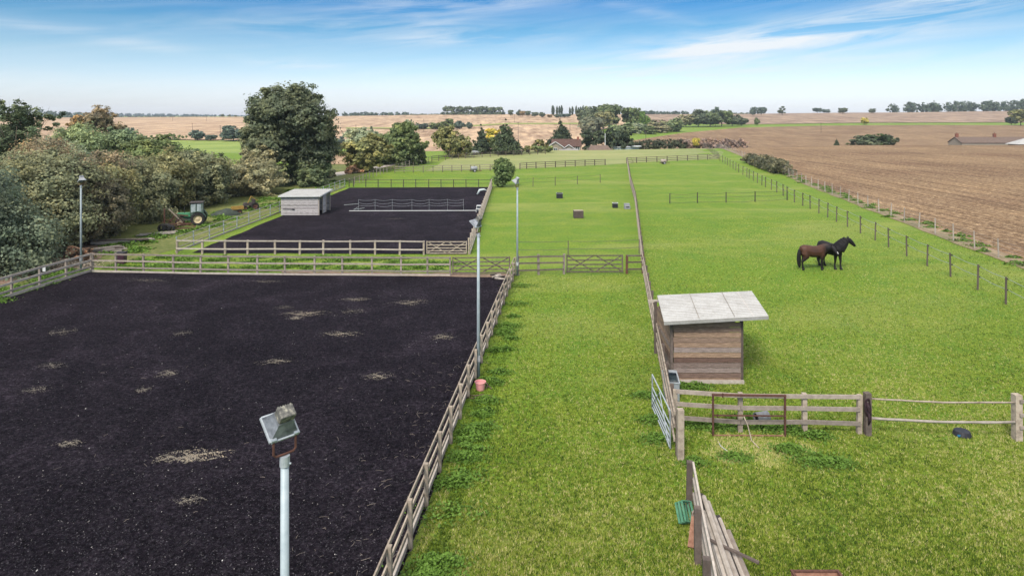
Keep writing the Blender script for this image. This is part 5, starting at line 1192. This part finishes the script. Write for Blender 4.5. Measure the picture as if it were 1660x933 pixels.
# timber stacks, earth heap, bin
def timber_pile(label, px, py, ang, n, L, mat='wood_pale', spread=.5, name='timber_pile', w=.15, h=.08, group=None):
    p = G(px, py); t = thing(name, label, 'timber pile', p, ang, group); g2 = random.Random(int(px)); 
    for i in range(n):
        m = MB(); row = i // 4; y = (i % 4 - 1.5) * w * 1.15 + g2.uniform(-.03, .03); a = g2.uniform(-.10, .10) * (1 + row*.6); l = L * g2.uniform(.75, 1); z = h*(row + .5) + .006*row
        m.box((g2.uniform(-.2, .2), y + (spread * g2.uniform(-.5, .5) if row == 0 else 0), z), (l, w*g2.uniform(.7, 1), h), (0, 0, a)); m.build('board', M[mat if i % 3 else ('wood', 'wood_grey', 'wood_dark')[g2.randrange(3)]], t)
    return t
timber_pile('pale timber baulks lying just left of the scrap tyres', 255, 381, R(24), 10, 2.8)
timber_pile('long grey boards piled along the foot of the hedgerow', 200, 394, R(20), 14, 4.2, 'wood_pale')
timber_pile('jumble of bleached planks behind the plum coloured bin', 165, 408, R(35), 14, 2.8, 'wood_pale', 1.2)
timber_pile('low boards left of the bleached planks', 120, 414, R(20), 6, 2.6, 'wood_dark', .8)
p = G(100, 432); t = thing('straw_heap', 'low heap of old straw and soil behind the arena corner', 'heap', p)
g3 = np.random.default_rng(8); n = 5000; q = g3.normal(0, 1, (n, 2)); z = np.maximum(0, .38*np.exp(-(q[:, 0]**2 + q[:, 1]**2)*.5) + g3.normal(0, .03, n)); nr = unit_dirs(g3, n)*.6; nr[:, 2] += .8; nr /= np.linalg.norm(nr, axis=1)[:, None]
V, Fc = leaf_quads(g3, np.stack([q[:, 0]*.95, q[:, 1]*.6, z + .01], 1), nr, .07, .4); link('straw', npmesh('straw', V, Fc, np.clip(.6 + g3.normal(0, .2, n), 0, 1), M['straw']), t)
m = MB(); m.lathe([(2.0, -.02), (1.4, .10), (.8, .24), (.3, .34), (.01, .36)], (0, 0, 0), 24, Matrix(((1, 0, 0), (0, .62, 0), (0, 0, 1)))); m.build('soil', M['farmyard'], t, smooth=True)
p = G(196, 427); t = thing('bin', 'plum coloured square plastic bin behind the arena fence', 'bin', p, R(8))
m = MB(); m.box((0, 0, .35), (.52, .48, .70), taper=1.12); m.build('body', M['purple'], t, bevel=.02)
m = MB(); m.box((0, 0, .725), (.62, .58, .05)); m.box((0, -.3, .70), (.5, .03, .05)); m.build('lid', M['black'], t, bevel=.012)
m = MB(); c = at(73.5, 36.9); m.box((c.x, c.y - .1, .90), (.16, .02, .28)); sg = m.build('notice_plate', M['white']); tag(sg, 'tiny white plate fixed to the left arena fence', 'plate')
for i, (px, py, s) in enumerate([(25, 437, .5), (50, 433, .35), (70, 424, .45), (110, 428, .3)]):
    p = G(px, py); t = thing('litter_sack', ('large pale sack leftmost under the dark hedge', 'small pale sack second under the dark hedge', 'pale sack third under the dark hedge', 'little pale sack nearest the pole')[i], 'sack', p, rnd.uniform(0, 3), 'pale litter sacks under the hedge')
    m = MB(); m.lathe([(.01, 0), (s*.5, .02), (s*.55, s*.3), (s*.35, s*.55), (.05, s*.62), (.01, s*.7)], (0, 0, 0), 10, Matrix.Rotation(.3, 3, 'X')); m.v = [(a + rnd.uniform(-.04, .04)*s*2, b + rnd.uniform(-.04, .04)*s*2, max(0, c)) for a, b, c in m.v]; m.build('sack', M['concrete'], t, smooth=True)

# ------------------------------------------------------------------ things in the paddocks
def open_tub(label, px, py, w, h, mat, name='water_tub', rim='grey', ang=0):
    t = thing(name, label, 'tub', G(px, py), ang); m = MB(); th = .03
    for s in (1, -1): m.box((s*(w/2-th/2), 0, h/2), (th, w, h)); m.box((0, s*(w/2-th/2), h/2), (w-2*th-.004, th, h))
    m.box((0, 0, .03), (w-2*th-.004, w-2*th-.004, .05)); m.build('body', M[mat], t)
    m = MB()
    for s in (1, -1): m.box((s*(w/2), 0, h-.02), (.03, w+.03, .05)); m.box((0, s*(w/2), h-.02), (w-.034, .03, .05))
    m.build('rim', M[rim], t)
    m = MB(); m.box((0, 0, h*.7), (w-2*th-.01, w-2*th-.01, .01)); m.build('water', M['glass'], t); return t
open_tub('black square tub alone in the middle paddock', 907, 321, .70, .60, 'black')
open_tub('black tub with pale rim beside the grey one', 997, 336.5, .52, .52, 'black', rim='white')
t = thing('mounting_block', 'pale grey stepped block beside the long fence', 'block', G(1016.5, 338.5), R(5))
m = MB(); m.box((0, 0, .17), (.56, .5, .34)); m.box((0, .12, .45), (.56, .26, .22)); m.build('body', M['grey'], t, bevel=.02); m = MB(); m.box((0, -.262, .22), (.34, .02, .10)); m.build('slot', M['black'], t)
t = thing('crate', 'brown slatted timber crate in the middle paddock', 'crate', G(937.5, 353), R(4))
m = MB()
for k in range(4): m.box((0, -.32, .1 + k*.17), (.86, .025, .13)); m.box((0, .32, .1 + k*.17), (.86, .025, .13)); m.box((.43, 0, .1 + k*.17), (.025, .61, .13)); m.box((-.43, 0, .1 + k*.17), (.025, .61, .13))
m.build('slats', M['wood_dark'], t)
m = MB()
for k in range(6): m.box((-.36 + k*.144, 0, .70), (.11, .66, .025))
m.build('lid', M['wood'], t)
for i, (a, b) in enumerate(((1, 1), (1, -1), (-1, 1), (-1, -1))):
    m = MB(); m.box((.40*a, .29*b, .34), (.05, .05, .68)); m.build('corner_post', M['wood_dark'], t)
t = thing('step_block', 'white stepped plastic block by the far arena fence', 'steps', G(777, 343.5), R(-5))
m = MB(); m.box((0, .1, .62), (.55, .4, .06)); m.box((-.05, -.22, .34), (.5, .28, .05)); 
for s in (1, -1): m.box((.25*s, .1, .30), (.05, .38, .58)); m.box((.22*s - .05, -.22, .16), (.05, .26, .30))
m.box((0, .28, .33), (.45, .04, .5)); m.build('body', M['white'], t, bevel=.01)
m = MB(); m.tube([(-4.2, 79.0, .02), (-3.9, 79, .55), (-3.4, 79.1, .62), (-3.05, 79.1, .5)], [.1, .16, .12, .05], 7); tag(m.build('feed_sack', M['tape'], smooth=True), 'pale sack hanging on the far arena fence', 'sack')
def bowser(label, px, Y, ang, mat):
    p = at(px, Y); t = thing('water_bowser', label, 'water tank', p, ang)
    m = MB(); m.tube([(-.62, 0, .62), (-.55, 0, .62), (.45, 0, .62), (.52, 0, .62)], [.18, .36, .36, .18], 16); m.build('tank', M[mat], t, smooth=True)
    m = MB(); m.beam((-.9, 0, .24), (1.3, 0, .2), .08, .08); m.beam((-.6, -.3, .25), (-.6, .3, .25), .06, .06); m.beam((.4, -.3, .25), (.4, .3, .25), .06, .06); m.build('frame', M['rust'], t)
    for s in (1, -1): wheel(t, (0, .45*s, .25), .25, .12, 'grey', lugs=8)
    m = MB(); m.cyl((0, 0, .95), (0, 0, 1.04), .1); m.build('filler_cap', M['black'], t)
bowser('pale water tank on wheels by the fence behind the far arena', 769, 111, R(10), 'grey')
bowser('dark water tank on wheels at the top fence of the right paddock', 1076, 129, R(5), 'wood_grey')
# items round the near cross fence
t = thing('field_gate', 'galvanised bar gate standing open along the long fence', 'gate', (4.52, 18.55, 0))
a, b = Vector((4.50, 18.6, 0)), Vector((4.55, 21.2, 0)); m = MB()
for z in (.08, .22, .36, .52, .72, 1.12): m.tube([a + Vector((0, 0, z)), b + Vector((0, 0, z))], .021, 8)
m.build('bar', M['galv'], t, world=True)
for q in (a, b): m = MB(); m.tube([q + Vector((0, 0, .06)), q + Vector((0, 0, 1.14))], .024, 8); m.build('stile', M['galv'], t, world=True)
m = MB(); m.tube([a + Vector((-.03, 0, .1)), a.lerp(b, .5) + Vector((-.03, 0, 1.1))], .015, 6); m.tube([b + Vector((-.03, 0, .1)), a.lerp(b, .5) + Vector((-.03, 0, 1.1))], .015, 6); m.build('brace', M['galv'], t, world=True)
t = thing('rusty_gate', 'rust brown tubular gate frame standing against the near fence', 'gate', (5.97, 19.42, 0)); m = MB()
A_, B_ = Vector((5.97, 19.42, 0)), Vector((8.10, 19.40, 0))
for q, hh in ((A_, 1.26), (B_, 1.24)): m = MB(); m.beam(q + Vector((0, 0, 0)), q + Vector((0, 0, hh)), .05, .05, up=(1, 0, 0)); m.build('upright', M['rust'], t, world=True)
m = MB(); m.beam(A_ + Vector((-.03, -.004, 1.23)), B_ + Vector((.03, -.004, 1.21)), .055, .055); m.beam(A_ + Vector((.03, 0, .62)), B_ + Vector((-.03, 0, .61)), .035, .035); m.build('bar', M['rust'], t, world=True)
m = MB(); m.beam(A_ + Vector((.03, 0, .03)), B_ + Vector((-.03, 0, .03)), .03, .03); m.build('bottom_bar', M['rust_pale'], t, world=True)
m = MB(); m.tube([A_ + Vector((.28, -.03, 1.16)), A_ + Vector((.28, -.03, 1.29))], .022, 6); m.tube([A_ + Vector((.12, -.03, .58)), A_ + Vector((.12, -.03, .67))], .018, 6); m.build('hook', M['rust'], t, world=True)
t = thing('water_trough', 'grey galvanised water trough behind the near end of the long fence', 'trough', (5.42, 22.3, 0), R(-8)); th = .02
m = MB(); w, l, h = .46, 1.05, .62
for s in (1, -1): m.box((s*(w/2-th/2), 0, h/2), (th, l, h), taper=1); m.box((0, s*(l/2-th/2), h/2), (w-2*th-.002, th, h))
m.box((0, 0, .05), (w-2*th-.004, l-2*th-.004, .02)); m.build('body', M['galv'], t)
m = MB()
for s in (1, -1): m.box((s*w/2, 0, h), (.04, l+.04, .03)); m.box((0, s*l/2, h), (w-.045, .04, .03))
m.build('rim', M['galv'], t); m = MB(); m.box((0, .42, h+.025), (w, .2, .02)); m.build('float_cover', M['galv'], t)
m = MB(); m.box((0, 0, .5), (w-2*th-.01, l-2*th-.01, .01)); m.build('water', M['glass'], t)
t = thing('barrel', 'grey half buried drum lying behind the near fence', 'drum', (7.78, 20.35, 0), R(12))
m = MB(); mr = Vector((1, .0, .05)).normalized().to_track_quat('Z', 'Y').to_matrix(); m.lathe([(.13, -.20), (.165, -.22), (.165, .2), (.13, .22), (.001, .22)], (0, 0, .14), 20, mr); m.lathe([(.13, -.2), (.13, .18), (.001, .18)], (0, 0, .14), 20, mr); m.build('shell', M['grey'], t, smooth=True)
m = MB(); m.lathe([(.13, -.17), (.001, -.16)], (0, 0, .14), 20, mr); m.build('inside', M['black'], t)
t = thing('feed_tub', 'low black rubber feed tub with a blue fleck on the grass', 'tub', (13.42, 19.5, 0))
m = MB(); m.lathe([(.001, .14), (.19, .14), (.21, .125), (.25, .02), (.25, 0)], (0, 0, 0), 20); m.build('body', M['black'], t)
M['blue'] = pmat('blue plastic', (.02, .18, .36), (.03, .26, .48), 4, rough=.5)
m = MB(); m.box((-.19, -.155, .05), (.1, .03, .05)); m.build('blue_patch', M['blue'], t)
m = MB(); pts = [(10.56 + .07*math.sin(a*1.0), 19.40 - .02*math.cos(a*3), .86 + .26*math.cos(a)) for a in [i*.35 for i in range(19)]]; m.tube(pts, .028, 6)
m.tube([(10.58, 19.39, .75), (10.60, 19.37, .5), (10.57, 19.38, .36)], [.05, .045, .02], 7); m.tube([(10.54, 19.40, 1.0), (10.57, 19.36, .8), (10.63, 19.38, .62)], [.04, .05, .03], 7)
tag(m.build('halter', M['cloth'], smooth=True), 'dark halter and lead rope hung on the thick gate post', 'halter')
m = MB(); m.tube([(6.02, 19.1, .015), (6.0, 18.8, .02), (6.12, 18.5, .015), (6.08, 18.1, .02)], .014, 6); tag(m.build('rope', M['white'], smooth=True), 'short length of white rope on the grass below the rusty gate', 'rope')
m = MB(); m.tube([(6.86, 19.35, .62), (6.95, 19.3, .4), (7.0, 19.1, .03), (7.06, 18.7, .02)], .018, 6); tag(m.build('rope', M['wood'], smooth=True), 'frayed tan rope hanging from the rusty gate', 'rope')
# pink bucket and hose by the pole
t = thing('bucket', 'pink bucket at the foot of the floodlight pole', 'bucket', (-1.10, 22.72, 0), scale=(.92, .92, .92))
m = MB(); m.lathe([(.001, .01), (.145, .01), (.150, .0), (.195, .28), (.215, .285), (.215, .31), (.19, .31), (.14, .03), (.001, .03)], (0, 0, 0), 24); m.build('body', M['pink'], t)
m = MB(); m.lathe([(.001, .22), (.178, .22)], (0, 0, 0), 24); m.box((.02, .0, .235), (.08, .05, .02), (0, 0, .6)); m.build('contents', M['pink'], t)
m = MB(); m.tube([(.2*math.cos(a), .2*math.sin(a), .30 - .06*math.sin(a)) for a in [math.pi + i*math.pi/8 for i in range(9)]], .006, 5); m.build('handle', M['galv'], t)
m = MB(); m.tube([(-1.45, 22.2, .03), (-1.25, 22.12, .05), (-1.0, 22.22, .04), (-.75, 22.2, .03), (-.62, 22.0, .03)], .018, 6); m.tube([(-1.42, 22.2, .03), (-1.5, 22.0, .05), (-1.3, 21.95, .03), (-1.2, 22.1, .05)], .018, 6); m.tube([(-.95, 22.95, .03), (-.8, 22.85, .06), (-.7, 22.7, .03)], .015, 6); m.tube([(-1.2, 23.3, .04), (-1.0, 23.35, .05), (-.85, 23.0, .06), (-.9, 22.75, .03)], .02, 6)
tag(m.build('hose', M['hose'], smooth=True), 'muddy coiled hose around the pink bucket', 'hose')
t = thing('log_pile', 'bleached branches piled in the back right corner of the near arena', 'log pile', G(803, 452))
for i in range(9):
    a = rnd.uniform(-.5, .9); l = rnd.uniform(.35, .75); p = Vector((rnd.uniform(-.1, .45), rnd.uniform(-.25, .3), .05 + .05*(i % 4))); d = Vector((math.cos(a), math.sin(a), rnd.uniform(-.15, .3)))*l*.5
    m = MB(); m.tube([p - d, p, p + d], [.05, .06, .035], 7); m.build('branch', M['wood_pale' if i % 3 else 'wood_black'], t)
# stack of rails, crate, handle, rusty feeder at the bottom
t = thing('rail_stack', 'stack of old fence rails lying beside the bottom fence', 'timber stack', (4.5, 13.4, 0)); g2 = random.Random(9)
for i in range(13):
    lay = i // 5; k = i % 5; m = MB(); w = g2.uniform(.09, .13)
    x0 = 4.56 + (k - 2)*.095 + g2.uniform(-.03, .03); y1 = 15.5 - abs(k-1)*.35 - g2.uniform(0, .5); y0 = 10.4
    zt = .34 + lay*.11 + (.14 if k == 1 else 0); m.tube([(x0 + (k-2)*.06 - .28, y0, .10 + lay*.11), ((x0*2 + (k-2)*.06 - .28)/2, (y0+y1)/2, (.10 + lay*.11 + zt)/2 + .01), (x0, y1, zt)], [w*.52, w*.5, w*.45], 7); m.build('rail', M[('wood_pale', 'wood_grey', 'wood_dark', 'wood_black')[g2.randrange(4) if i < 8 else g2.randrange(3)]], t, world=True)
m = MB(); m.box((4.52, 15.1, .13), (.6, .12, .26)); m.build('trestle', M['wood_black'], t, world=True)
m = MB(); m.beam((4.15, 13.75, .60), (4.95, 13.1, .56), .06, .04); m.build('batten', M['wood_dark'], t, world=True)
t = thing('plastic_crate', 'green plastic crate tipped at the foot of the bottom fence', 'crate', (4.08, 15.35, 0)); m = MB(); rm_ = Euler((.9, .35, .5)).to_matrix(); c0 = Vector((4.05, 15.3, .24))
for s in (1, -1):
    for z in (-.1, 0, .1): m.box(c0 + rm_ @ Vector((s*.15, 0, z)), (.02, .42, .05), rm_); m.box(c0 + rm_ @ Vector((0, s*.21, z)), (.28, .02, .05), rm_)
for k in range(4): m.box(c0 + rm_ @ Vector((-.11 + k*.073, 0, -.14)), (.04, .42, .015), rm_)
m.build('basket', M['green_plastic'], t, world=True)
t = thing('timber_offcut', 'orange brown timber offcut propped beside the green crate', 'timber', (4.10, 14.8, 0)); m = MB(); m.beam((3.92, 14.35, .04), (4.18, 14.95, .42), .13, .05); m.build('board', M['rust_pale'], t, world=True); m = MB(); m.tube([(4.2 + .09*math.cos(a), 14.9, .45 + .09*math.sin(a)) for a in [i*.7 for i in range(10)]], .02, 6); m.build('ring', M['wood_grey'], t, world=True)
t = thing('feed_trough', 'rusty metal feed trough at the bottom edge of the picture', 'trough', (5.95, 12.1, 0))
m = MB()
for s in (1, -1): m.box((s*.45, 0, .36), (.03, 1.5, .40)); m.box((0, s*.74, .36), (.86, .03, .40))
m.box((0, 0, .18), (.86, 1.44, .02)); m.build('tray', M['rust_pale'], t)
for a, b in ((1, 1), (1, -1), (-1, 1), (-1, -1)): m = MB(); m.box((.40*a, .66*b, .085), (.05, .05, .17)); m.build('leg', M['rust'], t)
m = MB()
for s in (1, -1): m.box((s*.45, 0, .575), (.05, 1.54, .03)); m.box((0, s*.74, .575), (.84, .05, .03))
m.build('rim', M['rust'], t)

# ------------------------------------------------------------------ houses and poles beyond the crest
def gable(m, x0, x1, y0, y1, ze, zr, over=.3, th=.15, axis='x'):
    """two roof slopes; ridge along x or y"""
    if axis == 'x':
        ym = (y0+y1)/2; a = (y0-over, ze - over*.5); b = (ym, zr); c = (y1+over, ze - over*.5)
        for (p, q) in ((a, b), (c, b)): m.add([(x0-over, p[0], p[1]), (x1+over, p[0], p[1]), (x1+over, q[0], q[1]), (x0-over, q[0], q[1]), (x0-over, p[0], p[1]-th), (x1+over, p[0], p[1]-th), (x1+over, q[0], q[1]-th), (x0-over, q[0], q[1]-th)], [(0, 1, 2, 3), (7, 6, 5, 4), (0, 4, 5, 1), (1, 5, 6, 2), (3, 7, 4, 0)])
    else:
        xm = (x0+x1)/2
        for p in ((x0-over, ze - over*.5), (x1+over, ze - over*.5)):
            q = (xm, zr); m.add([(p[0], y0-over, p[1]), (p[0], y1+over, p[1]), (q[0], y1+over, q[1]), (q[0], y0-over, q[1]), (p[0], y0-over, p[1]-th), (p[0], y1+over, p[1]-th), (q[0], y1+over, q[1]-th), (q[0], y0-over, q[1]-th)], [(0, 1, 2, 3), (7, 6, 5, 4), (0, 4, 5, 1), (1, 5, 6, 2), (3, 7, 4, 0)])
def house_walls(m, x0, x1, y0, y1, zb, ze, zr, axis='x'):
    if axis == 'x':
        ym = (y0+y1)/2
        m.add([(x0, y0, zb), (x1, y0, zb), (x1, y1, zb), (x0, y1, zb), (x0, y0, ze), (x1, y0, ze), (x1, y1, ze), (x0, y1, ze), (x0, ym, zr-.2), (x1, ym, zr-.2)], [(0, 1, 5, 4), (2, 3, 7, 6), (1, 2, 6, 9, 5), (3, 0, 4, 8, 7)])
    else:
        xm = (x0+x1)/2
        m.add([(x0, y0, zb), (x1, y0, zb), (x1, y1, zb), (x0, y1, zb), (x0, y0, ze), (x1, y0, ze), (x1, y1, ze), (x0, y1, ze), (xm, y0, zr-.2), (xm, y1, zr-.2)], [(1, 2, 6, 5), (3, 0, 4, 7), (0, 1, 5, 8, 4), (2, 3, 7, 9, 6)])
def window(t, x, y, z, w, h):
    m = MB(); fr = .09
    for s in (1, -1): m.box((x + s*w/2, y, z), (fr, .08, h + fr)); m.box((x, y, z + s*h/2), (w - fr - .004, .08, fr))
    m.box((x, y, z), (.06, .07, h - fr)); f = m.build('window', M['white'], t, world=True)
    m = MB(); m.box((x, y + .02, z), (w - fr, .02, h - fr)); m.build('pane', M['glass'], f, world=True)
hb = -3.2
t = thing('stone_house', 'stone house with red brown tiled roof beyond the paddock crest', 'house', (16, 190, hb))
m = MB(); house_walls(m, 11.8, 19.9, 189, 195.5, hb, .9, 2.75, 'x'); house_walls(m, 10.2, 14.4, 185.5, 189, hb, .75, 2.15, 'y'); m.build('wall', M['stone'], t, world=True)
m = MB(); gable(m, 11.8, 19.9, 189, 195.5, .9, 2.75); rf = m.build('roof', M['tile'], t, world=True)
m = MB(); m.box((19.4, 192.2, 2.9), (.6, .6, 1.0)); m.build('chimney', M['brick'], rf, world=True)
m = MB(); gable(m, 10.2, 14.4, 185.5, 190.5, .75, 2.15, axis='y'); m.build('wing_roof', M['tile_pale'], t, world=True)
m = MB(); m.beam((9.9, 185.15, .62), (12.3, 185.15, 2.20), .06, .22); m.beam((12.3, 185.15, 2.20), (14.7, 185.15, .62), .06, .22); m.build('bargeboard', M['white'], t, world=True)
m = MB(); house_walls(m, 14.8, 17.6, 186.8, 189, hb, .3, 1.25, 'y'); m.build('porch_wall', M['stone'], t, world=True)
m = MB(); gable(m, 14.8, 17.6, 186.8, 190, .3, 1.25, axis='y'); m.build('porch_roof', M['tile'], t, world=True)
m = MB(); m.beam((14.5, 186.45, .15), (16.2, 186.45, 1.3), .05, .16); m.beam((16.2, 186.45, 1.3), (17.9, 186.45, .15), .05, .16); m.build('porch_bargeboard', M['white'], t, world=True)
window(t, 18.9, 188.93, .1, 1.2, 1.1); window(t, 16.2, 186.74, -.2, 1.0, .8); window(t, 12.3, 185.44, -.1, 1.0, 1.0)
m = MB(); m.box((16.0, 184.6, -1.6), (5.4, 2.4, 2.6)); m.build('conservatory', M['cabglass'], t, world=True)
m = MB(); m.add([(13.2, 183.3, -.35), (18.8, 183.3, -.35), (18.8, 186.0, .15), (13.2, 186.0, .15), (13.2, 183.3, -.45), (18.8, 183.3, -.45), (18.8, 186.0, .05), (13.2, 186.0, .05)], [(0, 1, 2, 3), (7, 6, 5, 4), (0, 4, 5, 1), (1, 5, 6, 2), (2, 6, 7, 3), (3, 7, 4, 0)]); m.build('conservatory_roof', M['concrete'], t, world=True)
t = thing('barn', 'low barn with weathered tiled roof right of the stone house', 'barn', (25, 187, hb))
m = MB(); house_walls(m, 21.5, 28.6, 184.5, 190, hb, -.75, .95, 'x'); m.build('wall', M['stone'], t, world=True)
m = MB()  # hipped roof
e = .3; m.add([(21.5-e, 184.5-e, -.9), (28.6+e, 184.5-e, -.9), (28.6+e, 190+e, -.9), (21.5-e, 190+e, -.9), (22.6, 187.25, 1.12), (27.3, 187.25, 1.12)], [(0, 1, 5, 4), (1, 2, 5), (2, 3, 4, 5), (3, 0, 4), (3, 2, 1, 0)]); m.build('roof', M['tile_pale'], t, world=True)
t = thing('lean_to', 'small lean-to roof joining the house and the barn', 'outbuilding', (20.8, 187, hb)); m = MB(); m.box((20.6, 186.5, -1.9), (1.3, 2.0, 2.4)); m.build('wall', M['stone'], t, world=True); m = MB(); m.add([(19.9, 185.3, .55), (21.5, 185.3, -.55), (21.5, 187.8, -.55), (19.9, 187.8, .55), (19.9, 185.3, .42), (21.5, 185.3, -.68), (21.5, 187.8, -.68), (19.9, 187.8, .42)], [(0, 1, 2, 3), (7, 6, 5, 4), (0, 4, 5, 1), (1, 5, 6, 2), (2, 6, 7, 3), (3, 7, 4, 0)]); m.build('roof', M['tile_pale'], t, world=True)
t = thing('outbuilding', 'long flat pale roofed outbuilding behind the crest', 'outbuilding', (36, 205, -2.5)); m = MB(); m.box((35.6, 206, -1.6), (8, 4, 2.6)); m.build('wall', M['cabglass'], t, world=True); m = MB(); m.box((35.6, 206, -.22), (8.6, 4.6, .16)); m.box((38.8, 204, .1), (2.8, 2.4, .14)); m.build('roof', M['white'], t, world=True)
def car(label, px, Y, ang, mat):
    p = at(px, Y); t = thing('parked_car', label, 'car', p, ang); m = MB()
    prof = [(-2.1, .35), (-2.12, .8), (-1.95, .95), (-1.2, 1.0), (1.0, .98), (1.9, .85), (2.1, .6), (2.1, .3)]
    vs = [(x, s*.85, z) for s in (1, -1) for x, z in prof]; n = len(prof); m.add(vs, [tuple(range(n)), tuple(reversed(range(n, 2*n)))] + [(i, i+n, (i+1) % n + n, (i+1) % n) for i in range(n)]); m.build('body', M[mat], t, bevel=.05)
    m = MB(); m.box((-.45, 0, 1.22), (2.3, 1.5, .5), taper=.78); c = m.build('cabin', M['glass'], t); m = MB(); m.box((-.45, 0, 1.48), (1.8, 1.18, .05)); m.build('roof', M[mat], t)
    for a, b in ((1.3, .8), (1.3, -.8), (-1.35, .8), (-1.35, -.8)): m = MB(); m.cyl((a, b-.1, .32), (a, b+.1, .32), .32, 16); m.build('wheel', M['rubber'], t)
car('white car parked below the dark bushes left of the house', 832, 163, R(10), 'white')
car('silver car behind the golden green tree', 762, 160, R(-12), 'grey')
b0 = -3.6
t = thing('farmhouse', 'long tiled farmhouse roof with two chimneys behind the ploughed crest', 'house', (186, 262, b0))
m = MB(); house_walls(m, 177.5, 212, 258, 266, b0, -.9, 1.2, 'x'); m.build('wall', M['stone'], t, world=True)
m = MB(); gable(m, 177.5, 212, 258, 266, -.9, 1.15); rf = m.build('roof', M['tile_pale'], t, world=True)
for x in (178.2, 193.3):
    m = MB(); m.box((x, 262, 1.6), (1.0, .8, 1.7)); ch = m.build('chimney', M['brick'], rf, world=True); m = MB(); m.cyl((x, 262, 2.45), (x, 262, 2.8), .16, 8); m.build('chimney_pot', M['brick'], ch, world=True)
t = thing('barn', 'barn with pale grey hipped roof in front of the long farmhouse', 'barn', (198, 254, b0))
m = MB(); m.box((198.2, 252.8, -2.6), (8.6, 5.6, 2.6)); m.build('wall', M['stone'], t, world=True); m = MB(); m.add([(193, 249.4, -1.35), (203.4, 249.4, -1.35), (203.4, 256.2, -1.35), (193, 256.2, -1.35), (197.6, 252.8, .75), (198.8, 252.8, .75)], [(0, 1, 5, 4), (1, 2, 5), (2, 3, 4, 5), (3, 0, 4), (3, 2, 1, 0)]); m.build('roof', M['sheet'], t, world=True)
for i, (px, Y, top, lab) in enumerate([(840, 330, 198, 'utility pole in the stubble left of the cedar'), (924, 300, 200, 'utility pole with crossarm right of the cedar'), (834, 600, 186, 'distant thin pole below the skyline plantation'), (1331, 430, 199, 'utility pole in the cultivated field on the right'), (1047, 300, 212, 'utility pole above the boundary hedge'), (981, 195, 216, 'white pole in front of the leylandii screen'),
                                 (357, 340, 203, 'utility pole at the edge of the left pasture'), (312, 420, 200, 'utility pole in the left stubble field'), (280, 650, 187, 'distant pole near the left skyline'), (687, 430, 193, 'utility pole behind the row of stubble bushes'), (577, 380, 202, 'thin pole right of the oak in the stubble'), (335, 640, 188, 'second distant pole on the left stubble')]):
    p = at(px, Y); h = ztop(top, Y) - p.z; t = thing('utility_pole', lab, 'pole', p, group='utility poles across the fields'); m = MB(); m.tube([(0, 0, -.3), (0, 0, h)], [.13, .09], 8); m.build('pole', M['white' if i == 5 else 'wood_dark'], t)
    if i != 5: m = MB(); m.beam((-.7, 0, h - .4), (.7, 0, h - .4), .1, .1); m.build('crossarm', M['wood_dark'], t)

# ------------------------------------------------------------------ haze
m = MB(); m.box((0, 1700, 20), (7600, 3700, 64)); hz = m.build('haze', M['glass'])
hm = bpy.data.materials.new('haze'); hm.use_nodes = True; nt = hm.node_tree; nt.nodes.clear()
pv = nt.nodes.new('ShaderNodeVolumePrincipled'); pv.inputs['Color'].default_value = (.80, .90, 1.0, 1); pv.inputs['Density'].default_value = .00011
oo = nt.nodes.new('ShaderNodeOutputMaterial'); nt.links.new(pv.outputs[0], oo.inputs['Volume'])
hz.data.materials.clear(); hz.data.materials.append(hm); tag(hz, 'thin pale haze over the far fields', 'haze', kind='stuff')
